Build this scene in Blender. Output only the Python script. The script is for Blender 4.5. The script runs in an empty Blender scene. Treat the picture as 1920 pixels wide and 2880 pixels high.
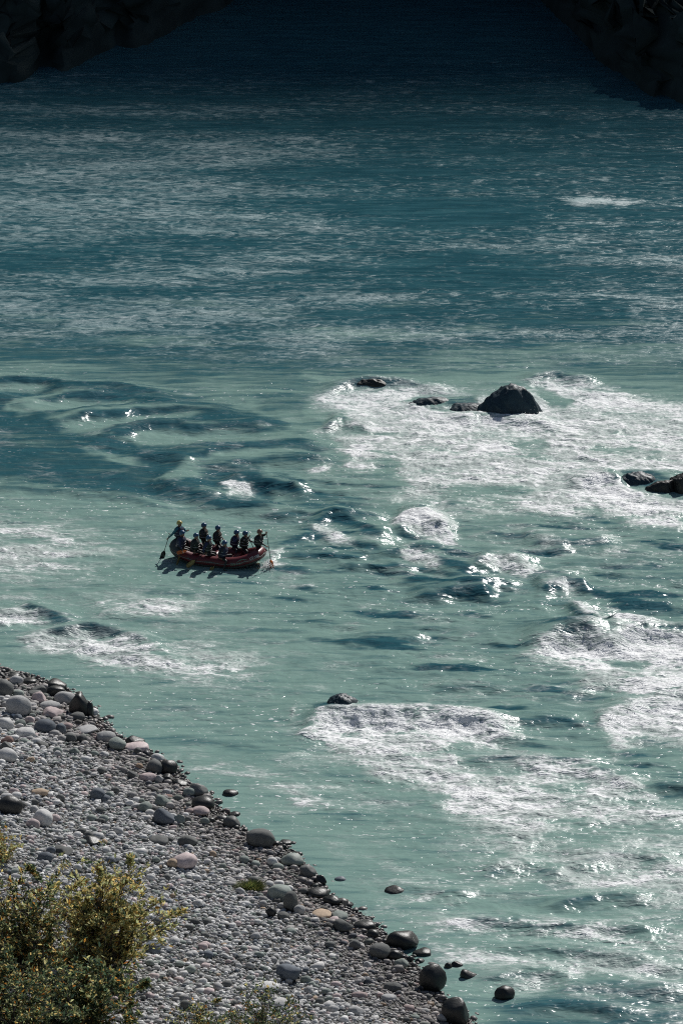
import bpy, bmesh, math, random
import numpy as np
from mathutils import Vector, Matrix

# ------------------------------------------------------------------ camera, sky, sun
sc = bpy.context.scene
COL = sc.collection
R = math.radians
H = 58.0                    # camera height above the river
PITCH = R(18.0)
VFOV = R(15.0)
SUN_EL, SUN_AZ = R(39.0), R(25.0)

cam = bpy.data.cameras.new('camera')
cam.sensor_fit = 'VERTICAL'
cam.angle = VFOV
cam.clip_start = 1.0
cam.clip_end = 6000.0
cam_o = bpy.data.objects.new('camera', cam)
COL.objects.link(cam_o)
cam_o.location = (0, 0, H)
cam_o.rotation_euler = (math.pi / 2 - PITCH, 0, 0)
sc.camera = cam_o

world = bpy.data.worlds.new('World')
sc.world = world
world.use_nodes = True
wn = world.node_tree
sky = wn.nodes.new('ShaderNodeTexSky')
sky.sky_type = 'NISHITA'
sky.sun_disc = False
sky.sun_elevation = SUN_EL
sky.sun_rotation = SUN_AZ
wn.links.new(sky.outputs[0], wn.nodes['Background'].inputs[0])
wn.nodes['Background'].inputs[1].default_value = 0.048

sun = bpy.data.lights.new('sun', 'SUN')
sun.energy = 4.0
sun.angle = R(0.53)
sun.color = (1.0, 0.972, 0.935)
sun_o = bpy.data.objects.new('sun', sun)
COL.objects.link(sun_o)
SUN_DIR = Vector((math.sin(SUN_AZ) * math.cos(SUN_EL), math.cos(SUN_AZ) * math.cos(SUN_EL), math.sin(SUN_EL)))
sun_o.rotation_euler = SUN_DIR.to_track_quat('Z', 'Y').to_euler()

sc.view_settings.view_transform = 'Standard'
sc.view_settings.look = 'None'
sc.view_settings.exposure = 0.15
sc.view_settings.gamma = 1.0
sc.cycles.use_denoising = False
sc.cycles.filter_width = 1.1
sc.cycles.max_bounces = 5
sc.cycles.diffuse_bounces = 2
sc.cycles.glossy_bounces = 2
sc.cycles.transmission_bounces = 3

# ------------------------------------------------------------------ pixel -> place
W0, H0 = 1920.0, 2880.0                    # photograph pixels
F0 = H0 / 2 / math.tan(VFOV / 2)
K = 1920.0 / 1568.0
cP, sP = math.cos(PITCH), math.sin(PITCH)


def ray(px, py):
    a = (px - W0 / 2) / F0
    b = (H0 / 2 - py) / F0
    return a, cP + b * sP, -sP + b * cP     # x, y, z of the direction


def at(px, py, z=0.0):
    dx, dy, dz = ray(px, py)
    t = (z - H) / dz
    return dx * t, dy * t


def mpp(px, py):                            # metres per photograph pixel at the water there
    dx, dy, dz = ray(px, py)
    return (H / -dz) / F0


def poly_world(pts, k=K):
    return np.array([at(p[0] * k, p[1] * k) for p in pts])


# ------------------------------------------------------------------ numpy noise
_rng = np.random.RandomState(7)
_perm = _rng.permutation(256)
_perm = np.concatenate([_perm, _perm, _perm])
_ang = _rng.rand(256) * 2 * np.pi
_gx, _gy = np.cos(_ang).astype(np.float32), np.sin(_ang).astype(np.float32)


def perlin(x, y):
    xi = np.floor(x).astype(np.int64)
    yi = np.floor(y).astype(np.int64)
    xf = (x - xi).astype(np.float32)
    yf = (y - yi).astype(np.float32)
    xi &= 255
    yi &= 255
    u = xf * xf * xf * (xf * (xf * 6 - 15) + 10)
    v = yf * yf * yf * (yf * (yf * 6 - 15) + 10)

    def g(ix, iy, fx, fy):
        h = _perm[_perm[ix & 255] + (iy & 255)]
        return _gx[h] * fx + _gy[h] * fy
    n00 = g(xi, yi, xf, yf)
    n10 = g(xi + 1, yi, xf - 1, yf)
    n01 = g(xi, yi + 1, xf, yf - 1)
    n11 = g(xi + 1, yi + 1, xf - 1, yf - 1)
    a = n00 + u * (n10 - n00)
    b = n01 + u * (n11 - n01)
    return (a + v * (b - a)) * 1.5


def fbm(x, y, octv=4, gain=0.5, seed=0.0):
    s = 0.0
    a = 1.0
    n = 0.0
    for i in range(octv):
        s = s + a * perlin(x + seed + i * 17.3, y - seed * 1.7 + i * 9.1)
        n += a
        a *= gain
        x = x * 2.03
        y = y * 2.03
    return s / n


def ridged(x, y, octv=4, gain=0.5, seed=0.0):
    s = 0.0
    a = 1.0
    n = 0.0
    for i in range(octv):
        s = s + a * (1 - np.abs(perlin(x + seed + i * 11.3, y + seed * 2.1 + i * 5.1)) * 1.6)
        n += a
        a *= gain
        x = x * 2.03
        y = y * 2.03
    return s / n


def sstep(a, b, x):
    t = np.clip((x - a) / (b - a), 0, 1)
    return t * t * (3 - 2 * t)


def seg_dist(X, Y, P, closed):
    """distance to a polyline, plus parameter-free side sign (positive: left of travel)"""
    d2 = np.full(X.shape, 1e12, np.float32)
    side = np.zeros(X.shape, np.float32)
    n = len(P)
    for i in range(n if closed else n - 1):
        ax, ay = P[i]
        bx, by = P[(i + 1) % n]
        ex, ey = bx - ax, by - ay
        L = ex * ex + ey * ey + 1e-9
        t = np.clip(((X - ax) * ex + (Y - ay) * ey) / L, 0, 1)
        qx, qy = X - ax - t * ex, Y - ay - t * ey
        q = qx * qx + qy * qy
        m = q < d2
        d2 = np.where(m, q, d2)
        side = np.where(m, ex * (Y - ay) - ey * (X - ax), side)
    return np.sqrt(d2), np.sign(side)


def inside(X, Y, P):
    r = np.zeros(X.shape, bool)
    n = len(P)
    for i in range(n):
        ax, ay = P[i]
        bx, by = P[(i + 1) % n]
        if ay == by:
            continue
        c = (ay > Y) != (by > Y)
        r ^= c & (X < (bx - ax) * (Y - ay) / (by - ay) + ax)
    return r


YS = 0.38      # depth is weighted by half when measuring distances to traced outlines


def poly_mask(X, Y, P, soft):
    """1 inside the outline, fading to 0 over `soft` metres around its edge"""
    P = np.array(P) * (1, YS)
    Yv = Y * YS
    out = np.zeros(X.shape, np.float32)
    x0, y0 = P.min(0) - soft
    x1, y1 = P.max(0) + soft
    m = (X > x0) & (X < x1) & (Yv > y0) & (Yv < y1)
    if not m.any():
        return out
    xs, ys = X[m], Yv[m]
    d, _ = seg_dist(xs, ys, P, True)
    sd = np.where(inside(xs, ys, P), d, -d)
    out[m] = sstep(-soft, soft, sd)
    return out


# ------------------------------------------------------------------ object helpers
def tag(o, label=None, cat=None, group=None, kind=None):
    if label:
        o['label'] = label
    if cat:
        o['category'] = cat
    if group:
        o['group'] = group
    if kind:
        o['kind'] = kind
    return o


def link(o, parent=None):
    COL.objects.link(o)
    if parent:
        o.parent = parent
    return o


def mesh_from(name, V, Fc, mats, smooth=True, mat_idx=None):
    """fast mesh: V (n,3), Fc either (m,k) array or list of lists"""
    me = bpy.data.meshes.new(name)
    V = np.asarray(V, np.float32)
    if isinstance(Fc, np.ndarray):
        m, k = Fc.shape
        me.vertices.add(len(V))
        me.vertices.foreach_set('co', V.ravel())
        me.loops.add(m * k)
        me.loops.foreach_set('vertex_index', Fc.astype(np.int32).ravel())
        me.polygons.add(m)
        me.polygons.foreach_set('loop_start', np.arange(0, m * k, k, dtype=np.int32))
        me.polygons.foreach_set('loop_total', np.full(m, k, np.int32))
        me.update(calc_edges=True)
    else:
        me.from_pydata([tuple(v) for v in V], [], Fc)
    if smooth:
        me.polygons.foreach_set('use_smooth', np.ones(len(me.polygons), bool))
    for mt in (mats if isinstance(mats, (list, tuple)) else [mats]):
        me.materials.append(mt)
    if mat_idx is not None:
        me.polygons.foreach_set('material_index', np.asarray(mat_idx, np.int32))
    me.update()
    return me


def new_obj(name, me, parent=None, loc=None):
    o = bpy.data.objects.new(name, me)
    link(o, parent)
    if loc is not None:
        o.location = loc
    return o


def fattr(me, name, arr):
    a = me.attributes.new(name, 'FLOAT', 'POINT')
    a.data.foreach_set('value', np.asarray(arr, np.float32).ravel())


def cattr(me, name, arr):
    a = me.color_attributes.new(name, 'FLOAT_COLOR', 'POINT')
    arr = np.asarray(arr, np.float32)
    if arr.shape[1] == 3:
        arr = np.hstack([arr, np.ones((len(arr), 1), np.float32)])
    a.data.foreach_set('color', arr.ravel())


class MB:
    """collects shapes into one mesh"""
    def __init__(s):
        s.V = []
        s.F = []
        s.M = []

    def add(s, V, F, m=0):
        b = len(s.V)
        s.V += [tuple(v) for v in V]
        s.F += [[i + b for i in f] for f in F]
        s.M += [m] * len(F)

    def tube(s, pts, rad, n=8, m=0, cap=True):
        pts = [Vector(p) for p in pts]
        rad = rad if isinstance(rad, (list, tuple)) else [rad] * len(pts)
        V = []
        prev = None
        for i, p in enumerate(pts):
            d = (pts[min(i + 1, len(pts) - 1)] - pts[max(i - 1, 0)]).normalized()
            if prev is None:
                a = d.orthogonal().normalized()
            else:
                a = (prev - d * prev.dot(d)).normalized()
            prev = a
            b = d.cross(a)
            for k in range(n):
                t = 2 * math.pi * k / n
                V.append(p + (a * math.cos(t) + b * math.sin(t)) * rad[i])
        F = []
        for i in range(len(pts) - 1):
            for k in range(n):
                F.append([i * n + k, i * n + (k + 1) % n, (i + 1) * n + (k + 1) % n, (i + 1) * n + k])
        if cap:
            F.append(list(range(n))[::-1])
            F.append([(len(pts) - 1) * n + k for k in range(n)])
        s.add(V, F, m)

    def build(s, name, mats, parent=None, smooth=True):
        me = mesh_from(name, np.array(s.V), s.F, mats, smooth, s.M)
        return new_obj(name, me, parent)


# ------------------------------------------------------------------ materials
def mat(name):
    m = bpy.data.materials.new(name)
    m.use_nodes = True
    nt = m.node_tree
    return m, nt, nt.nodes['Principled BSDF']


def nd(nt, t, **kw):
    n = nt.nodes.new(t)
    for k, v in kw.items():
        if k.startswith('i_'):
            n.inputs[k[2:].replace('_', ' ')].default_value = v
        else:
            setattr(n, k, v)
    return n


def math_n(nt, op, a, b=None, c=None):
    n = nt.nodes.new('ShaderNodeMath')
    n.operation = op
    for i, v in enumerate((a, b, c)):
        if v is None:
            continue
        if isinstance(v, (int, float)):
            n.inputs[i].default_value = v
        else:
            nt.links.new(v, n.inputs[i])
    return n.outputs[0]


def mixc(nt, f, a, b):
    n = nt.nodes.new('ShaderNodeMix')
    n.data_type = 'RGBA'
    for i, v in ((0, f), (6, a), (7, b)):
        if isinstance(v, (int, float)):
            n.inputs[i].default_value = v
        elif isinstance(v, tuple):
            n.inputs[i].default_value = v + (1,) if len(v) == 3 else v
        else:
            nt.links.new(v, n.inputs[i])
    return n.outputs[2]


def mrange(nt, v, a, b, c=0.0, d=1.0, smooth=True):
    n = nt.nodes.new('ShaderNodeMapRange')
    if smooth:
        n.interpolation_type = 'SMOOTHSTEP'
    nt.links.new(v, n.inputs[0])
    for i, q in enumerate((a, b, c, d)):
        n.inputs[i + 1].default_value = q
    return n.outputs[0]


def noise(nt, vec, scale, detail=4.0, rough=0.55, dist=0.0, typ='FBM'):
    n = nt.nodes.new('ShaderNodeTexNoise')
    try:
        n.noise_type = typ
    except Exception:
        pass
    n.inputs['Scale'].default_value = scale
    n.inputs['Detail'].default_value = detail
    n.inputs['Roughness'].default_value = rough
    n.inputs['Distortion'].default_value = dist
    if vec is not None:
        nt.links.new(vec, n.inputs['Vector'])
    return n.outputs[0]


def mapping(nt, vec, scale=(1, 1, 1), rot=(0, 0, 0), loc=(0, 0, 0)):
    n = nt.nodes.new('ShaderNodeMapping')
    n.inputs['Scale'].default_value = scale
    n.inputs['Rotation'].default_value = rot
    n.inputs['Location'].default_value = loc
    nt.links.new(vec, n.inputs['Vector'])
    return n.outputs[0]


def simple(name, col, rough=0.6, var=0.15, scale=6.0, spec=0.5, bump=0.0):
    m, nt, p = mat(name)
    tc = nd(nt, 'ShaderNodeTexCoord').outputs['Object']
    n = noise(nt, tc, scale, 5.0)
    lo = tuple(c * (1 - var) for c in col)
    hi = tuple(min(1, c * (1 + var)) for c in col)
    nt.links.new(mixc(nt, n, lo, hi), p.inputs['Base Color'])
    p.inputs['Roughness'].default_value = rough
    p.inputs['Specular IOR Level'].default_value = spec
    if bump:
        b = nd(nt, 'ShaderNodeBump')
        b.inputs['Strength'].default_value = bump
        b.inputs['Distance'].default_value = 0.02
        nt.links.new(noise(nt, tc, scale * 4, 6.0), b.inputs['Height'])
        nt.links.new(b.outputs[0], p.inputs['Normal'])
    return m


FLOW = R(-14)                 # the current runs to the right and a little towards the camera


def water_material():
    m, nt, p = mat('river_water')
    tc = nd(nt, 'ShaderNodeTexCoord').outputs['Object']

    def att(n):
        return nd(nt, 'ShaderNodeAttribute', attribute_name=n).outputs['Fac']

    def ridge(x, k):
        return math_n(nt, 'SUBTRACT', 1.0, math_n(nt, 'MULTIPLY', math_n(nt, 'ABSOLUTE', math_n(nt, 'SUBTRACT', x, 0.5)), k))

    def mul(a, b):
        return math_n(nt, 'MULTIPLY', a, b)

    def add(a, b):
        return math_n(nt, 'ADD', a, b)

    def lerp(f, a, b):
        n_ = nt.nodes.new('ShaderNodeMix')
        nt.links.new(f, n_.inputs[0])
        nt.links.new(a, n_.inputs[2])
        nt.links.new(b, n_.inputs[3])
        return n_.outputs[0]
    foam, deep, thick, far = att('foam'), att('deep'), att('thick'), att('far')
    v = mapping(nt, tc, (0.4, 1.0, 1.0), (0, 0, -FLOW))
    vfar = mapping(nt, tc, (0.55, 1.0, 1.0), (0, 0, R(5)))
    vline = mapping(nt, tc, (0.26, 1.9, 1.0), (0, 0, R(4)))
    # how the foam tears open
    n = lerp(far, noise(nt, v, 0.9, 4.0, 0.66, 0.8), noise(nt, vfar, 1.0, 3.6, 0.62, 2.2))
    fine = noise(nt, v, 5.0, 1.5, 0.6, 1.0)
    s = add(add(mul(n, 0.7), mul(fine, 0.3)), mul(foam, 0.5))
    thin = mul(mrange(nt, s, 0.58, 0.86), mrange(nt, foam, 0.0, 0.12))
    thin = mul(thin, lerp(far, mrange(nt, foam, 0.1, 0.7, 0.5, 0.84), mrange(nt, foam, 0.35, 0.9, 0.5, 0.9)))
    # filaments of thick white foam over the thin grey foam
    f1 = noise(nt, v, 0.85, 4.0, 0.6, 2.4)
    f2 = noise(nt, v, 2.6, 2.4, 0.6, 1.8)
    fil = add(mul(ridge(f1, 7.0), 0.55), mul(ridge(f2, 7.0), 0.55))
    lumpy = noise(nt, v, 0.42, 3.0, 0.6, 1.0)
    w_ = add(add(fil, mul(math_n(nt, 'SUBTRACT', lumpy, 0.5), 2.2)), add(mul(thick, 0.75), mul(foam, 0.45)))
    white = mul(mrange(nt, w_, 0.92, 1.6), mrange(nt, thin, 0.25, 0.75))
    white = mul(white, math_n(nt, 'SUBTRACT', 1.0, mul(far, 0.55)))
    # white flecks on the open water: froth, and sun sparkles painted in
    fleck = mrange(nt, noise(nt, mapping(nt, tc, (0.6, 1.0, 1.0)), 5.0, 1.5, 0.6, 0.6), 0.64, 0.72)
    fleck = mul(fleck, mrange(nt, noise(nt, v, 0.22, 3.0, 0.5), 0.40, 0.6))
    fleck = mul(fleck, mul(math_n(nt, 'SUBTRACT', 1.0, far), math_n(nt, 'SUBTRACT', 1.0, deep)))
    white = math_n(nt, 'MAXIMUM', white, mul(fleck, 0.9))
    # water body: milky silt, or clear and deep, plus wave shade painted in thin lines
    big = noise(nt, v, 0.35, 5.0, 0.55, 0.4)
    ln = noise(nt, vline, 0.9, 3.5, 0.62, 0.7)
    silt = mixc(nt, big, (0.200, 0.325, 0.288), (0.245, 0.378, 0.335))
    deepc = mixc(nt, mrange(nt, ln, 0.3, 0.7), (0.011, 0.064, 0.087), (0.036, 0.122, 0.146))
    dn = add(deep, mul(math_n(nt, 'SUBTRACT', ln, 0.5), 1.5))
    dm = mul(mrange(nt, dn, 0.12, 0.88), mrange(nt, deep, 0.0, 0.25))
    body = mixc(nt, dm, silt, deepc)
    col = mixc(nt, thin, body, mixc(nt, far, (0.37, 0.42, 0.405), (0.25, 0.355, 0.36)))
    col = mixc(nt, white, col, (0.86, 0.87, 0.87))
    nt.links.new(col, p.inputs['Base Color'])
    cov = math_n(nt, 'MAXIMUM', thin, white)
    nt.links.new(add(mul(cov, 0.6), 0.16), p.inputs['Roughness'])
    p.inputs['IOR'].default_value = 1.333
    # ripples
    r1 = noise(nt, mapping(nt, tc, (0.45, 1.0, 1.0), (0, 0, R(-6))), 1.8, 2.6, 0.6, 0.6)
    b1 = nd(nt, 'ShaderNodeBump')
    nt.links.new(math_n(nt, 'SUBTRACT', 0.55, mul(far, 0.28)), b1.inputs['Strength'])
    b1.inputs['Distance'].default_value = 0.16
    nt.links.new(add(r1, mul(ln, 0.6)), b1.inputs['Height'])
    b2 = nd(nt, 'ShaderNodeBump')
    b2.inputs['Strength'].default_value = 0.45
    b2.inputs['Distance'].default_value = 0.08
    nt.links.new(mul(add(fil, mul(fine, 0.4)), cov), b2.inputs['Height'])
    nt.links.new(b1.outputs[0], b2.inputs['Normal'])
    nt.links.new(b2.outputs[0], p.inputs['Normal'])
    return m


def stone_material(name='stone'):
    """colour comes from each stone's own 'stone' attribute; veins, grain and lichen from noise"""
    m, nt, p = mat(name)
    tc = nd(nt, 'ShaderNodeTexCoord').outputs['Object']
    c = nd(nt, 'ShaderNodeAttribute', attribute_name='stone').outputs['Color']
    wet = nd(nt, 'ShaderNodeAttribute', attribute_name='wet').outputs['Fac']
    n = noise(nt, tc, 5.0, 8.0, 0.65)
    n2 = noise(nt, tc, 40.0, 4.0, 0.6)
    f = mrange(nt, n, 0.25, 0.75, 0.72, 1.22, False)
    f = math_n(nt, 'MULTIPLY', f, mrange(nt, n2, 0.3, 0.7, 0.88, 1.1, False))
    mx = nt.nodes.new('ShaderNodeVectorMath')
    mx.operation = 'SCALE'
    nt.links.new(c, mx.inputs[0])
    nt.links.new(f, mx.inputs['Scale'])
    nt.links.new(mx.outputs[0], p.inputs['Base Color'])
    nt.links.new(mrange(nt, wet, 0.0, 1.0, 0.85, 0.42, False), p.inputs['Roughness'])
    p.inputs['Specular IOR Level'].default_value = 0.4
    b = nd(nt, 'ShaderNodeBump')
    b.inputs['Strength'].default_value = 0.5
    b.inputs['Distance'].default_value = 0.03
    nt.links.new(noise(nt, tc, 9.0, 8.0, 0.7), b.inputs['Height'])
    nt.links.new(b.outputs[0], p.inputs['Normal'])
    return m


def leaf_material(name, tr=0.5):
    m, nt, p = mat(name)
    c = nd(nt, 'ShaderNodeAttribute', attribute_name='leafcol').outputs['Color']
    nt.links.new(c, p.inputs['Base Color'])
    p.inputs['Roughness'].default_value = 0.55
    p.inputs['Specular IOR Level'].default_value = 0.3
    t = nd(nt, 'ShaderNodeBsdfTranslucent')
    nt.links.new(c, t.inputs['Color'])
    mx = nd(nt, 'ShaderNodeMixShader')
    mx.inputs[0].default_value = tr
    nt.links.new(p.outputs[0], mx.inputs[1])
    nt.links.new(t.outputs[0], mx.inputs[2])
    nt.links.new(mx.outputs[0], nt.nodes['Material Output'].inputs['Surface'])
    return m


M_WATER = water_material()
M_STONE = stone_material()
M_GRAVEL = simple('gravel_soil', (0.1, 0.098, 0.09), 0.9, 0.4, 8.0, 0.3, 0.6)
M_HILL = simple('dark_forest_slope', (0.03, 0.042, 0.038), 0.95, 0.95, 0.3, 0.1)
M_BED = simple('river_bed', (0.06, 0.07, 0.06), 0.9, 0.3, 0.5)
M_LEAF = leaf_material('leaf', 0.6)
M_BARK = simple('bark', (0.045, 0.035, 0.028), 0.85, 0.3, 10.0)
M_FOAM = leaf_material('spray_white', 0.6)
for _n in M_FOAM.node_tree.nodes:
    if _n.type == 'ATTRIBUTE':
        M_FOAM.node_tree.nodes.remove(_n)
for _n in M_FOAM.node_tree.nodes:
    if _n.type in ('BSDF_PRINCIPLED', 'BSDF_TRANSLUCENT'):
        _n.inputs[0].default_value = (.95, .95, .95, 1)

# ------------------------------------------------------------------ shoreline and bank
SHORE_PX = [(-700, 1650), (-300, 1800), (-60, 1862), (30, 1893), (110, 1908), (190, 1940), (275, 2012), (300, 2050),
            (365, 2085), (430, 2120), (500, 2165), (520, 2195), (590, 2240), (600, 2270), (640, 2300), (690, 2340),
            (790, 2372), (840, 2410), (900, 2470), (905, 2505), (965, 2545), (1030, 2580), (1080, 2625), (1140, 2690),
            (1180, 2730), (1235, 2790), (1300, 2850), (1350, 2900), (1500, 3050), (1800, 3300), (2300, 3700)]
SHORE = np.array([at(*p) for p in SHORE_PX])
LAND = np.vstack([SHORE, [(60.0, 20.0), (-120.0, 20.0), (-120.0, SHORE[0][1])]])


def shore_s(X, Y):
    """distance inland from the shoreline, negative over the water"""
    d, sd = seg_dist(X, Y, SHORE, False)
    return np.where(inside(X, Y, LAND), d, -d)


def bank_z(X, Y):
    X = np.asarray(X, float)
    Y = np.asarray(Y, float)
    s = shore_s(X, Y)
    n = fbm(X * 0.28, Y * 0.28, 3, 0.5, 3.0)
    z = np.where(s > 0, 0.04 + 0.16 * s + 0.004 * s * s, 0.28 * s)
    return z + n * (0.10 + 0.16 * np.clip(s / 6, 0, 1))


def on_bank(px, py, up=0.0):
    """point of the bank (raised by up) seen at a photograph pixel"""
    dx, dy, dz = ray(px, py)
    lo = (8 - H) / dz
    z = 0.5
    for _ in range(14):
        t = (z - H) / dz
        z = 0.5 * z + 0.5 * (max(float(bank_z(np.array([dx * t]), np.array([dy * t]))[0]), -0.1) + up)
    t = (z - H) / dz
    return Vector((dx * t, dy * t, z))


# ------------------------------------------------------------------ boulder table (photograph pixels)
TONE = dict(k=(0.03, 0.032, 0.031), d=(0.13, 0.135, 0.13), b=(0.13, 0.15, 0.175), g=(0.40, 0.40, 0.395),
            e=(0.25, 0.285, 0.26), p=(0.52, 0.43, 0.42), w=(0.62, 0.615, 0.6), t=(0.42, 0.32, 0.23),
            r=(0.24, 0.15, 0.13))

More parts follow.
